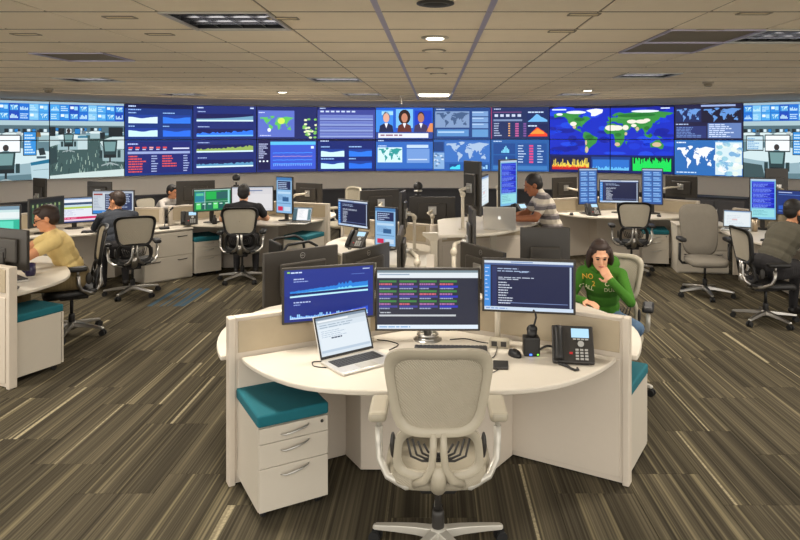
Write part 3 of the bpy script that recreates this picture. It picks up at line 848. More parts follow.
def pod(label, apex, arms, length=1.36, shape='three'):
    t = thing('desk_partition', label, 'partition', (apex[0], apex[1], 0), 0, 'low partitions of the desk pods')
    part('hub_post', t, PANELW, lambda b: b.lathe([(0.05, 0.0), (0.05, 0.972), (0.044, 0.978)], 18), 'hub_post')
    for a in arms:
        r = R(a); L = length
        p = part('panel', t, PANELW, lambda b: b.box((0.05+L-0.04)/2, 0, 0.4875, L-0.09, 0.05, 0.955), 'pan%.2f' % L, 0.002, rz=r)
        for sd in (-1, 1):
            part('fabric_tile', p, TAN, lambda b: b.box((0.09+L-0.05)/2, 0, 0.862, L-0.15, 0.008, 0.185), 'fab%.2f' % L, 0.003, loc=(0, sd*0.028, 0))
            part('base_tile', p, PANELW, lambda b: b.box((0.09+L-0.05)/2, 0, 0.385, L-0.15, 0.008, 0.69), 'bas%.2f' % L, 0.003, loc=(0, sd*0.028, 0))
        part('top_cap', p, PANELW, lambda b: b.box((0.05+L-0.04)/2, 0, 0.971, L-0.09, 0.064, 0.014), 'cap%.2f' % L, 0.004)
        part('end_post', p, PANELW, lambda b: b.box(L-0.02, 0, 0.489, 0.04, 0.07, 0.978), 'post%.2f' % L, 0.006)
    return t

def desk_outline(n=36, r0=1.18, dr=0.11, tmax=58.2):
    def rr(t): return r0 + dr*(lambda q: q*q*(3-2*q))(min(1, abs(t)/36.0))
    pts = []
    for i in range(n+1):
        t = -tmax + 2*tmax*i/n
        pts.append((rr(t)*math.sin(R(t)), -rr(t)*math.cos(R(t))))
    off = 0.04
    q = off/math.sin(R(60))
    pts.append((0.07, -q-0.04)); pts.append((-0.07, -q-0.04))
    return pts

def worktop(label, st, z=DESK, cabinet=True, grow=0.0):
    t = thing('curved_worktop', label, 'desk', (st.a[0], st.a[1], 0), st.yaw, 'curved white worktops')
    part('top', t, WHITE, lambda b: b.prism(desk_outline(r0=1.18+grow), z-0.03, z), 'top%.3f%.2f' % (z, grow), 0.009, segs=3)
    if cabinet:
        def cab(b):
            b.prism([(-0.53,-0.345),(-0.415,-0.53),(0.40,-0.53),(0.53,-0.345),(0.12,-0.13),(-0.12,-0.13)], 0.012, z-0.031)
        part('cable_cabinet', t, PANELW, cab, 'cabi%.3f' % z, 0.004)
    def brk(b):
        for sx in (-1, 1):
            b.box(sx*0.86, -0.62, z-0.05, 0.05, 0.16, 0.036, rz=sx*R(60))
    part('support_bracket', t, PEWTER, brk, 'brk%.3f' % z)
    return t

def pedestal(label, x, y, yaw, back=False):
    """mobile drawer unit, front on local -Y, origin under the front edge's middle"""
    t = thing('drawer_pedestal', label, 'cabinet', (x, y, 0), R(yaw), 'mobile drawer pedestals')
    W, D = 0.385, 0.5
    part('body', t, CAB, lambda b: b.box(0, D/2+0.008, 0.275, W, D-0.016, 0.45), 'ped_body', 0.003)
    part('cushion', t, TEAL, lambda b: b.box(0, D/2, 0.5325, W+0.012, D+0.01, 0.065), 'ped_cush', 0.014, segs=3)
    for z0, z1, k in ((0.415, 0.496, 'a'), (0.285, 0.412, 'b'), (0.055, 0.282, 'c')):
        d = part('drawer', t, CAB, lambda b: b.box(0, 0, (z0+z1)/2, W-0.004, 0.018, z1-z0), 'ped_dr'+k, 0.002)
        zh = z1-0.035
        hp = [(-0.075, -0.01, zh-0.012), (-0.055, -0.028, zh-0.012), (-0.02, -0.036, zh-0.004), (0.03, -0.036, zh+0.006), (0.065, -0.028, zh+0.012), (0.08, -0.01, zh+0.014)]
        part('handle', d, SILVER, lambda b: b.tube(hp, [0.004, 0.005, 0.006, 0.006, 0.005, 0.004], 8), 'ped_h'+k)
        if k == 'a':
            part('lock', d, DARK, lambda b: b.tube([(0.155, -0.008, 0.472), (0.155, -0.013, 0.472)], 0.009, 10), 'ped_lock')
    for sx in (-1, 1):
        for yy in (0.06, D-0.06):
            part('caster', t, RUBBER, lambda b: (b.tube([(-0.012, 0, 0.024), (0.012, 0, 0.024)], 0.024, 12), b.box(0, 0, 0.046, 0.026, 0.03, 0.016)), 'ped_cast', loc=(sx*(W/2-0.04), yy, 0))
    return t

def lateral_file(label, x, y, yaw, W=0.72, D=0.46, H=0.7):
    t = thing('lateral_file_cabinet', label, 'cabinet', (x, y, 0), R(yaw), 'wide file cabinets')
    part('body', t, CAB, lambda b: b.box(0, D/2+0.01, H/2-0.01, W, D-0.02, H-0.02), 'lat_body%.2f' % W, 0.003)
    part('top', t, WHITE, lambda b: b.box(0, D/2, H-0.0, W+0.02, D+0.02, 0.022), 'lat_top%.2f' % W, 0.004)
    for z0, z1 in ((0.02, 0.34), (0.345, 0.675)):
        d = part('drawer', t, CAB, lambda b: b.box(0, 0, (z1-z0)/2, W-0.004, 0.02, z1-z0-0.004), 'lat_dr%.2f' % W, 0.003, loc=(0, 0, z0))
        for sx in (-1, 1):
            part('handle', d, DARK, lambda b: b.tube([(-0.07, -0.008, 0), (-0.055, -0.026, 0), (0.055, -0.026, 0.004), (0.07, -0.008, 0.004)], 0.006, 8), 'lat_h', loc=(sx*W*0.28, 0, 0.26))
    return t

# ------------------------------------------------------------------ office chair
def back_ring(b, zb, zt, wb, wt, inset, th, y0, slope, curve, n=44, exp=3.2, infill=False, ysh=0.0):
    def outline(f):
        out = []
        for i in range(n):
            a = 2*PI*i/n
            cx = math.copysign(abs(math.cos(a))**(2/exp), math.cos(a)); cz = math.copysign(abs(math.sin(a))**(2/exp), math.sin(a))
            zc, hz = (zb+zt)/2, (zt-zb)/2 - (1-f)*0
            z = zc + cz*(hz - (0 if f == 1 else inset))
            w = wb + (wt-wb)*((z-zb)/(zt-zb))
            x = cx*(w - (0 if f == 1 else inset))
            out.append((x, z))
        return out
    def Y(x, z): return y0 + slope*(z-zb) + curve*x*x + ysh
    if not infill:
        o, i = outline(1), outline(0)
        R1 = [(x, Y(x, z)-th/2, z) for x, z in o]; R2 = [(x, Y(x, z)+th/2, z) for x, z in o]
        R3 = [(x, Y(x, z)+th/2, z) for x, z in i]; R4 = [(x, Y(x, z)-th/2, z) for x, z in i]
        b.loft([R1, R2, R3, R4, R1], caps=False, smooth=True)
    else:
        i = outline(0); zc = (zb+zt)/2
        for sg in (-1, 1):
            rings = [[(x*f, Y(x*f, zc+(z-zc)*f)+sg*0.006, zc+(z-zc)*f) for x, z in i] for f in (1.0, 0.8, 0.6, 0.4, 0.2, 0.02)]
            b.loft(rings, caps=False, smooth=True)

def star_base(t, mbase, r=0.33):
    part('hub', t, mbase, lambda b: b.lathe([(0.001, 0.07), (0.045, 0.07), (0.05, 0.1), (0.04, 0.135), (0.001, 0.136)], 18), 'ch_hub')
    for k in range(5):
        a = R(90 + 72*k)
        def leg(b):
            rings = []
            for f, z, w, h in ((0.02, 0.108, 0.030, 0.022), (0.12, 0.104, 0.026, 0.018), (0.22, 0.093, 0.022, 0.015), (r, 0.078, 0.019, 0.011), (r+0.012, 0.076, 0.012, 0.008)):
                rings.append([(f, -w, z-h), (f, w, z-h), (f, w*0.8, z+h), (f, -w*0.8, z+h)])
            b.loft(rings, smooth=False)
        lg = part('base_leg', t, mbase, leg, 'ch_leg%.2f' % r, 0.004, rz=a)
        def cas(b):
            for sx in (-1, 1):
                b.tube([(r-0.0, sx*0.010, 0.029), (r-0.0, sx*0.027, 0.029)], 0.029, 14)
            b.box(r, 0, 0.045, 0.03, 0.03, 0.035)
        part('caster', lg, RUBBER, cas, 'ch_cas%.2f' % r)

def office_chair(label, x, y, face, kind='black', hs=1.0, seat_h=0.47):
    """face: direction in degrees the sitter looks"""
    t = thing('office_chair', label, 'chair', (x, y, 0), R(face-90), 'office chairs on five-star bases'); t.scale = (1, 1, hs)
    fr, ms, base, seatm, padm = {
        'cream': (CREAM, MESHC, PEWTER, MESHC, CREAM),
        'black': (BLACK, MESHG, CHROME, BLACK, BLACK),
        'creamdark': (CREAM, MESHC, PEWTER, MESHC, BLACK),
        'grey': (GREYFAB, GREYFAB, CHROME, GREYFAB, BLACK)}[kind]
    metal = PEWTER if kind.startswith('cream') else (CHROME if kind == 'black' else BLACK)
    dz = seat_h - 0.47
    star_base(t, base)
    part('gas_lift', t, BLACK if kind != 'cream' else DARK, lambda b: (b.lathe([(0.03, 0.06), (0.03, 0.2), (0.026, 0.22)], 14), b.lathe([(0.016, 0.2), (0.016, 0.4+dz)], 12)), 'ch_gas%.2f' % dz)
    part('tilt_mechanism', t, BLACK, lambda b: b.box(0, -0.02, 0.395+dz, 0.17, 0.26, 0.05), 'ch_mech%.2f' % dz, 0.012)
    def seat(b):
        n = 30; rings = []
        for f, z in ((0.86, 0.418), (0.97, 0.425), (1.0, 0.45), (0.98, 0.478), (0.9, 0.492), (0.5, 0.488), (0.03, 0.486)):
            rg = []
            for i in range(n):
                a = 2*PI*i/n
                cx = math.copysign(abs(math.cos(a))**0.55, math.cos(a)); cy = math.copysign(abs(math.sin(a))**0.55, math.sin(a))
                yy = 0.02 + cy*0.245*f
                rg.append((cx*0.255*f*(1-0.06*(cy < 0)), yy, z + dz - (0.02 if yy > 0.2 else 0)))
            rings.append(rg)
        b.loft(rings)
    part('seat', t, seatm, seat, 'ch_seat%.2f' % dz)
    if kind == 'grey':
        def bk(b):
            n = 40; rings = []
            def ol(f, yo):
                rg = []
                for i in range(n):
                    a = 2*PI*i/n
                    cx = math.copysign(abs(math.cos(a))**0.5, math.cos(a)); cz = math.copysign(abs(math.sin(a))**0.5, math.sin(a))
                    z = 0.80 + cz*0.33*f; w = 0.215 + 0.05*((z-0.47)/0.66)
                    xx = cx*w*f
                    rg.append((xx, -0.225 - 0.22*(z-0.5) + 0.6*xx*xx + yo, z))
                return rg
            for f, yo in ((0.02, 0.02), (0.6, 0.022), (0.93, 0.016), (1.0, -0.006), (0.95, -0.03), (0.6, -0.034), (0.02, -0.034)):
                rings.append(ol(f, yo))
            b.loft(rings)
        part('backrest', t, GREYFAB, bk, 'ch_back_g')
        part('back_bracket', t, BLACK, lambda b: b.tube([(0, -0.1, 0.40), (0, -0.26, 0.42), (0, -0.31, 0.52), (0, -0.34, 0.66)], 0.028, 10), 'ch_bb')
    else:
        part('backrest_frame', t, fr, lambda b: back_ring(b, 0.69, 1.105, 0.195, 0.262, 0.028 if kind == 'black' else 0.042, 0.03, -0.255, -0.18, 0.75, exp=4.6), 'ch_bf')
        part('backrest_mesh', t, ms, lambda b: back_ring(b, 0.69, 1.105, 0.195, 0.262, 0.026 if kind == 'black' else 0.040, 0.03, -0.255, -0.18, 0.75, exp=4.6, infill=True), 'ch_bm')
        part('lumbar_frame', t, fr, lambda b: back_ring(b, 0.475, 0.735, 0.215, 0.192, 0.036, 0.026, -0.215, -0.17, 0.75, exp=3.8), 'ch_lf')
        def spine(b):
            for sx in (-1, 1):
                b.tube([(sx*0.022, -0.26, 0.71), (sx*0.024, -0.262, 0.62), (sx*0.03, -0.262, 0.55), (sx*0.06, -0.25, 0.49), (sx*0.11, -0.215, 0.455)], [0.017, 0.017, 0.018, 0.02, 0.018], 10)
            b.tube([(0, -0.262, 0.56), (0, -0.262, 0.50), (0, -0.2, 0.44), (0, -0.08, 0.40)], [0.022, 0.036, 0.04, 0.034], 12)
        part('back_spine', t, metal if kind == 'black' else fr, spine, 'ch_sp')
        def lum(b):
            for q in range(4):
                w, h = 0.125-0.026*q, 0.052-0.011*q
                for sx in (-1,):
                    b.tube([(-w-0.02, -0.205, 0.615+h), (-w, -0.207, 0.61-h*0.6), (-w*0.6, -0.21, 0.61-h), (w*0.6, -0.21, 0.61-h), (w, -0.207, 0.61-h*0.6), (w+0.02, -0.205, 0.615+h)], 0.0055, 6)
            for sx in (-1, 1): b.ell((sx*0.212, -0.14, 0.60), (0.014, 0.03, 0.06), 10, 8)
        part('lumbar_pad', t, DARK, lum, 'ch_lum')
    for sx in (-1, 1):
        def arm(b):
            if kind == 'grey':
                b.tube([(sx*0.1, -0.02, 0.41), (sx*0.27, -0.03, 0.41), (sx*0.30, -0.03, 0.45), (sx*0.30, -0.02, 0.66)], 0.017, 10)
            else:
                b.tube([(sx*0.05, -0.2, 0.455), (sx*0.15, -0.19, 0.435), (sx*0.235, -0.14, 0.455), (sx*0.278, -0.07, 0.50), (sx*0.285, -0.045, 0.56), (sx*0.285, -0.04, 0.645)], [0.02, 0.02, 0.018, 0.018, 0.018, 0.018], 10)
                b.tube([(sx*0.285, -0.04, 0.64), (sx*0.285, -0.035, 0.70)], 0.012, 10)
        am = part('arm_post', t, metal, arm, 'ch_arm%s%d' % (kind == 'grey', sx))
        part('arm_pad', am, padm, lambda b: b.box(sx*0.287, -0.005, 0.715, 0.088, 0.235, 0.05), 'ch_pad%d' % sx, 0.02, segs=3)
    return t

# ------------------------------------------------------------------ monitors
def logo_ring(b):
    n = 24
    for i in range(n):
        a, c = 2*PI*i/n, 2*PI*(i+1)/n
        ps = [(0.019*math.cos(a), 0.019*math.sin(a)), (0.019*math.cos(c), 0.019*math.sin(c)), (0.0165*math.cos(c), 0.0165*math.sin(c)), (0.0165*math.cos(a), 0.0165*math.sin(a))]
        b.add([(x, 0.0, z) for x, z in ps] + [(x, 0.0012, z) for x, z in ps], [(0,1,2,3),(7,6,5,4),(0,4,5,1),(2,6,7,3)])
DELL_ME = None
def monitor(label, x, y, yaw, zc, w, h, canvas=None, mount='arm', z0=DESK, post=None, logo=False, bezel=0.014, name='monitor', white_back=False):
    """screen on local -Y; yaw turns it; zc is the height of the panel centre; post: world xy of the arm's foot"""
    global DELL_ME
    t = thing(name, label, 'monitor', (x, y, z0), R(yaw), 'desk monitors')
    c = zc - z0
    part('housing', t, HOUSE, lambda b: b.box(0, 0.0, 0, w, 0.028, h), 'mon%.3f_%.3f' % (w, h), 0.005, loc=(0, 0.014, c))
    part('back_cover', t, HOUSE, lambda b: b.box(0, 0.0, 0, w*0.62, 0.026, h*0.6), 'monb%.3f_%.3f' % (w, h), 0.012, loc=(0, 0.04, c-h*0.03))
    cv = canvas if canvas is not None else Canvas((12, 14, 20))
    link('screen', cv.build(w-2*bezel, h-2*bezel, SCR), SCR, t, (0, -0.0006, c))
    if logo:
        lo = part('logo', t, SILVER, logo_ring, 'dell_ring', loc=(0, 0.0285, c + h*0.38))
        if DELL_ME is None:
            DELL_ME = text_mesh('DELL', 0.0125, 0.0006); DELL_ME.materials.append(SILVER)
        link('lettering', DELL_ME, SILVER, lo, (0, 0.0008, 0), rot=(PI/2, 0, PI))
    if mount == 'stand':
        part('stand_neck', t, DARK, lambda b: (b.box(0, 0.055, (c-h*0.1)/2+0.01, 0.06, 0.03, c-h*0.1), b.box(0, 0.04, c-h*0.1, 0.09, 0.04, 0.09)), None, 0.005)
        part('stand_base', t, DARK, lambda b: b.lathe([(0.001, 0.0), (0.12, 0.0), (0.12, 0.008), (0.05, 0.016), (0.001, 0.018)], 24, 0, 0.05, 0), 'mon_base')
    elif mount == 'ring':
        part('stand_neck', t, SILVER, lambda b: b.tube([(0, 0.06, 0.01), (0, 0.065, c*0.5), (0, 0.045, c)], 0.026, 12))
        part('stand_base', t, SILVER, lambda b: [b.tube([(0.062*math.cos(2*PI*i/16), 0.05+0.062*math.sin(2*PI*i/16), 0.012+0.022*(q)) for i in range(17)], 0.008, 8) for q in (0, 1)], None)
        part('base_plate', t, SILVER, lambda b: b.lathe([(0.001, 0.0), (0.09, 0.0), (0.09, 0.006), (0.001, 0.008)], 24, 0, 0.05, 0))
    else:
        q = post if post else (x, y)
        lx, ly = rot2(q[0]-x, q[1]-y, -R(yaw))
        if post is None: lx, ly = 0.08, 0.17
        pz = max(0.12, c-0.06)
        a = part('arm', t, ARMW, lambda b: (b.tube([(lx, ly, pz), ((lx)*0.5+0.05, ly*0.5+0.07, c-0.02), (0, 0.085, c)], [0.022, 0.02, 0.018], 10), b.ell((lx, ly, pz), (0.03, 0.03, 0.035), 10, 8)))
        part('arm_post', a, ARMW, lambda b: (b.tube([(lx, ly, 0.0), (lx, ly, pz)], 0.018, 10), b.lathe([(0.001, 0), (0.045, 0), (0.045, 0.014), (0.001, 0.016)], 16, lx, ly, 0)))
        part('bracket', a, SILVER, lambda b: (b.box(0, 0.058, c, 0.1, 0.012, 0.1), b.tube([(0, 0.056, c), (0, 0.10, c)], 0.024, 12)), None, 0.003)
    return t

# ------------------------------------------------------------------ monitor pictures
def m_trend():
    c = Canvas((16, 40, 128)); c.rect(0,0,1,0.5,(22,46,140),0.5); c.rect(0.03,0.03,0.03,0.03,(150,220,90)); c.words(0.07,0.04,0.25,0.025,(210,225,255)); c.rect(0.88,0.04,0.08,0.02,(190,205,240)); c.rect(0.75,0.14,0.15,0.012,(90,120,200))
    c.words(0.1,0.17,0.22,0.022,(190,205,245)); c.words(0.1,0.22,0.16,0.018,(150,170,230))
    n = 46
    top = [0.32+0.5*(i/n)+0.06*c.rng.random()+(0.2*(c.rng.random() < .12)) for i in range(n)]
    c.area(0.06,0.26,0.88,0.24,top,(30,130,226),2); c.area(0.06,0.32,0.88,0.18,[t*0.75 for t in top],(120,214,250),3)
    c.line([(0.06,0.475),(0.94,0.44)],0.045,(8,24,96),4); c.line([(0.06,0.52),(0.94,0.475)],0.03,(196,240,255),4)
    c.words(0.1,0.62,0.3,0.022,(190,205,245)); c.words(0.1,0.67,0.16,0.018,(150,170,230))
    lo = [0.12+0.45*(i/n)**2.2 for i in range(n)]
    c.area(0.06,0.68,0.88,0.26,lo,(30,80,220),2); c.bars(0.06,0.68,0.88,0.26,[0.08+0.1*c.rng.random()+0.16*(c.rng.random()<.3) for i in range(n)],(150,210,255),3)
    c.rect(0.06,0.93,0.88,0.02,(200,225,255),4)
    return c
def m_codegrid():
    c = Canvas((38, 42, 60)); c.rect(0,0,1,0.04,(120,140,150)); c.rect(0,0.04,1,0.09,(226,234,240)); c.rect(0.02,0.06,0.3,0.02,(150,170,190),2)
    for r in range(3):
        for k in range(4):
            x, y = 0.02+0.2*k, 0.19+0.17*r
            c.rect(x,y-0.02,0.17,0.035,(60,130,70),2); c.words(x,y+0.03,0.17,0.03,(176,110,170) if (r+k)%3 else (210,100,120),l=3,fill=1); c.rect(x,y+0.07,0.18,0.035,(60,60,150) if k < 3 else (40,50,190),2); c.words(x,y+0.11,0.14,0.02,(160,170,200),l=3)
    c.rect(0.02,0.5,0.004,0.22,(120,130,150),2); c.words(0.03,0.71,0.2,0.02,(190,195,205)); c.rect(0.02,0.755,0.76,0.03,(200,205,210),2); c.rect(0,0.93,1,0.07,(226,238,250)); c.words(0.02,0.955,0.4,0.02,(120,170,220))
    return c
def m_terminal(left=(60,140,220)):
    c = Canvas((16, 26, 66)); c.rect(0,0,1,0.05,(210,222,236)); c.rect(0.3,0.015,0.25,0.02,(120,150,200),2); c.rect(0,0.05,1,0.04,(70,90,140)); c.rect(0,0.09,0.07,0.85,left); c.words(0.01,0.14,0.05,0.02,(200,220,245),9,0.08,3)
    c.rect(0.09,0.12,0.05,0.8,(30,44,96),2); c.words(0.15,0.15,0.45,0.018,(170,190,225),2,0.05); c.words(0.4,0.22,0.12,0.014,(160,180,215)); c.words(0.16,0.33,0.5,0.016,(196,206,226),2,0.035); 
    c.words(0.16,0.43,0.18,0.02,(210,218,234),9,0.052); c.rect(0.96,0.1,0.02,0.82,(190,205,225),2); c.rect(0.16,0.84,0.78,0.012,(120,140,190),2); c.rect(0,0.93,1,0.07,(206,222,240)); c.words(0.02,0.955,0.5,0.02,(110,150,210))
    return c
def m_web():
    c = Canvas((214, 226, 236)); c.rect(0,0,1,0.06,(120,140,160)); c.rect(0,0.06,1,0.1,(196,208,218)); c.rect(0.03,0.08,0.6,0.04,(240,244,248),2); c.words(0.05,0.2,0.9,0.02,(150,170,190),2,0.06); c.rect(0.02,0.3,0.96,0.55,(226,236,244)); c.words(0.24,0.55,0.3,0.035,(40,60,90),l=3,fill=1); c.words(0.06,0.36,0.5,0.015,(170,190,210),4,0.05); c.rect(0.02,0.86,0.96,0.06,(186,204,222))
    return c
def m_white():
    c = Canvas((214, 212, 216)); c.rect(0,0,1,0.05,(170,178,190)); c.rect(0.25,0.12,0.5,0.05,(120,136,170)); c.words(0.3,0.19,0.5,0.03,(170,172,184)); c.rect(0.03,0.3,0.94,0.6,(222,220,222)); return c
def m_port_mix():
    c = Canvas((140, 186, 226)); c.rect(0,0,1,0.08,(60,120,180)); c.rect(0.08,0.1,0.84,0.24,(20,36,84)); c.words(0.12,0.14,0.6,0.02,(190,210,240),4,0.05); c.rect(0.08,0.4,0.84,0.06,(186,216,240)); c.words(0.1,0.5,0.7,0.012,(90,130,180),5,0.03); c.rect(0.4,0.55,0.4,0.12,(40,90,140),4); c.rect(0.06,0.72,0.88,0.015,(60,110,160)); c.rect(0.1,0.82,0.32,0.12,(206,30,80),2); c.rect(0.5,0.82,0.42,0.12,(196,216,236),2)
    return c
def m_port_blue():
    c = Canvas((120, 186, 226)); c.rect(0,0,1,0.04,(180,200,220)); c.rect(0.05,0.06,0.9,0.66,(14,34,196))
    for r in range(5): c.rect(0.06,0.085+0.13*r,0.88,0.02,(60,90,230),2); c.words(0.1,0.12+0.13*r,0.8,0.012,(120,150,250),4,0.022); c.rect(0.05,0.185+0.13*r,0.9,0.01,(20,50,120),3)
    c.rect(0.05,0.75,0.9,0.2,(150,220,226)); c.words(0.1,0.78,0.7,0.012,(90,160,180),4,0.035)
    return c
def m_port_cells():
    c = Canvas((44, 84, 150)); c.rect(0,0,1,0.04,(170,190,215))
    for r in range(6):
        for k in range(2): c.rect(0.06+0.47*k,0.07+0.15*r,0.41,0.12,(70,124,200),2); c.rect(0.08+0.47*k,0.09+0.15*r,0.3,0.025,(150,190,236),3); c.area(0.08+0.47*k,0.11+0.15*r,0.37,0.07,[.3,.5,.4,.7,.5,.6],(120,170,226),3)
    return c
def m_green():
    c = Canvas((20, 120, 74)); c.rect(0,0,1,0.05,(160,200,190)); c.rect(0.02,0.1,0.26,0.5,(30,130,150)); c.rect(0.05,0.16,0.2,0.12,(90,200,150),2); c.rect(0.32,0.1,0.4,0.36,(30,180,80)); c.rect(0.6,0.12,0.36,0.34,(40,96,96),2)
    for k in range(6): c.rect(0.05+0.155*k,0.62,0.13,0.3,((90,220,110),(30,90,90),(36,110,96))[k%3],2); c.rect(0.07+0.155*k,0.66,0.08,0.05,(200,240,220),3)
    c.rect(0.28,0.08,0.012,0.86,(190,230,214),3); c.rect(0.02,0.57,0.94,0.012,(190,230,214),3); c.rect(0.92,0.06,0.05,0.88,(150,220,210),3)
    return c
def m_sheet():
    c = Canvas((230, 234, 244)); c.rect(0,0,1,0.06,(120,150,190)); c.rect(0,0.06,1,0.12,(236,240,246)); c.rect(0,0.18,1,0.1,(46,76,110)); c.rect(0,0.3,1,0.05,(190,220,226)); c.rect(0,0.36,1,0.08,(176,200,70)); c.words(0.02,0.48,0.9,0.02,(190,196,220),5,0.05); c.rect(0,0.78,1,0.1,(212,40,100)); c.words(0.02,0.81,0.9,0.03,(240,160,190),l=3); c.rect(0,0.9,1,0.05,(226,200,220)); c.rect(0,0.95,1,0.05,(30,60,120))
    return c
def m_stripes():
    c = Canvas((28, 40, 34)); c.rect(0,0,1,0.14,(20,24,26))
    for k in range(7): c.rect(0.06+0.13*k,0.18,0.05,0.7,(86,110,70) if k%2 else (60,90,66),2); c.rect(0.06+0.13*k,0.2,0.05,0.1,(130,150,100),3)
    return c
def m_list():
    c = Canvas((196, 206, 216)); c.rect(0,0,1,0.06,(150,160,176)); c.rect(0.02,0.1,0.22,0.08,(150,60,60),2); c.words(0.02,0.24,0.22,0.03,(150,160,180),8,0.07); c.rect(0.3,0.12,0.18,0.72,(26,40,80)); c.words(0.32,0.16,0.14,0.03,(180,195,225),8,0.08); c.rect(0.52,0.1,0.45,0.76,(40,56,96)); c.words(0.54,0.15,0.4,0.03,(190,205,230),8,0.08); c.rect(0,0.86,0.5,0.14,(40,130,210),3); c.rect(0.24,0.93,0.5,0.07,(230,236,244),4)
    return c
def m_teal():
    c = Canvas((200, 226, 226)); c.rect(0,0,1,0.12,(120,150,170)); c.rect(0,0.2,1,0.2,(230,240,240)); c.rect(0,0.45,1,0.5,(30,180,150)); c.rect(0.6,0.5,0.3,0.3,(90,220,190),2); return c
def m_navy():
    c = Canvas((18, 48, 120)); c.rect(0.04,0.06,0.3,0.03,(190,205,240)); c.rect(0.04,0.16,0.5,0.02,(90,130,210)); c.area(0.04,0.3,0.9,0.5,[.3,.35,.3,.5,.4,.6,.5,.7],(40,90,190)); c.words(0.04,0.86,0.6,0.03,(110,150,220)); return c
def m_doc():
    c = Canvas((226, 230, 234)); c.rect(0,0,1,0.07,(120,150,170)); c.rect(0.0,0.07,0.22,0.93,(60,96,110)); c.rect(0.28,0.12,0.5,0.82,(246,246,248)); c.rect(0.82,0.1,0.16,0.86,(96,130,140)); c.words(0.32,0.18,0.42,0.02,(190,196,204),9,0.07); return c
def m_pale():
    c = Canvas((206, 222, 230)); c.rect(0,0,1,0.06,(120,150,190)); c.rect(0.04,0.12,0.92,0.8,(226,234,238)); c.words(0.1,0.3,0.7,0.03,(196,208,220),6,0.1); c.rect(0.3,0.5,0.2,0.1,(226,190,190),2); return c

# ------------------------------------------------------------------ desk things
def keyboard(label, x, y, yaw, z=DESK, m=BLACK):
    t = thing('keyboard', label, 'keyboard', (x, y, z), R(yaw), 'keyboards')
    part('tray', t, m, lambda b: b.box(0, 0, 0.009, 0.44, 0.135, 0.018), 'kb_tray', 0.004)
    def keys(b):
        for r in range(5):
            for k in range(18):
                b.box(-0.205+0.0241*k, -0.05+0.0235*r, 0.021, 0.02, 0.019, 0.006)
    k = part('keys', t, KEYM, keys, 'kb_keys'); k['kind'] = 'stuff'
    return t
def mouse(label, x, y, yaw, z=DESK):
    t = thing('computer_mouse', label, 'mouse', (x, y, z), R(yaw), 'computer mice')
    def sh(b):
        rings = []
        for f, zz in ((1.0, 0.0), (1.0, 0.012), (0.86, 0.026), (0.55, 0.034), (0.05, 0.036)):
            rings.append([(0.031*f*math.cos(a), 0.056*f*math.sin(a), zz) for a in [2*PI*i/18 for i in range(18)]])
        b.loft(rings)
    part('shell', t, BLACK, sh, 'mouse_sh')
    part('wheel', t, SILVER, lambda b: b.tube([(-0.004, 0.028, 0.029), (0.004, 0.028, 0.029)], 0.009, 10), 'mouse_wh')
    return t
PH_SCR = emit('phone_display_glow', (176, 220, 250), 0.9)
REDB = mat('red_button', (170, 30, 36), 0.5)
GREYB = mat('pale_phone_keys', (160, 160, 158), 0.5)
def desk_phone(label, x, y, yaw, z=DESK, tilt=48):
    t = thing('desk_phone', label, 'telephone', (x, y, z), R(yaw), 'desk telephones')
    a = R(tilt); H = 0.225
    M = (a, 0, 0)
    part('stand', t, BLACK, lambda b: b.loft([[(sx, 0.0, 0.0), (sx, 0.13, 0.0), (sx, H*math.cos(a)-0.02, H*math.sin(a)-0.025), (sx, 0.012, 0.012)] for sx in (-0.085, 0.085)], smooth=False), 'ph_stand')
    f = part('body', t, DARK, lambda b: b.box(0, H/2, 0.012, 0.235, H, 0.024), 'ph_body', 0.006, rot=M)
    def hs(b):
        rings = []
        for i in range(13):
            q = i/12; yy = 0.012+q*0.2; bow = math.sin(q*PI); w = 0.026-0.006*bow; zz = 0.032+0.016*bow; hh = 0.020-0.006*bow
            rings.append([(-0.082+w*math.cos(2*PI*k/10), yy, zz+hh*math.sin(2*PI*k/10)) for k in range(10)])
        b.loft(rings)
    part('handset', t, BLACK, hs, 'ph_hs', rot=M)
    part('display', f, PH_SCR, lambda b: b.box(0.043, 0.178, 0.0245, 0.1, 0.055, 0.003), 'ph_disp')
    part('button', f, REDB, lambda b: b.box(-0.012, 0.055, 0.0255, 0.018, 0.012, 0.005), 'ph_red')
    for r in range(4):
        for k in range(3):
            part('key', f, GREYB, lambda b: b.box(0, 0, 0.0255, 0.018, 0.011, 0.005), 'ph_key', loc=(0.022+0.026*k, 0.022+0.018*r, 0))
    part('navigation_ring', f, GREYB, lambda b: b.tube([(0.045, 0.112, 0.024), (0.045, 0.112, 0.029)], 0.018, 16), 'ph_nav')
    for k in range(4): part('soft_key', f, GREYB, lambda b: b.box(0, 0, 0.0255, 0.018, 0.008, 0.005), 'ph_soft', loc=(0.01+0.023*k, 0.14, 0))
    part('curly_cord', t, BLACK, lambda b: b.tube([(-0.085, 0.02, 0.03), (-0.08, -0.02, 0.008), (-0.04, -0.05, 0.007), (-0.02, -0.085, 0.007), (0.0, -0.11, 0.007), (0.02, -0.1, 0.007), (0.015, -0.075, 0.007)], [0.006, 0.008, 0.008, 0.007, 0.007, 0.006, 0.006], 8), 'ph_cord')
    return t
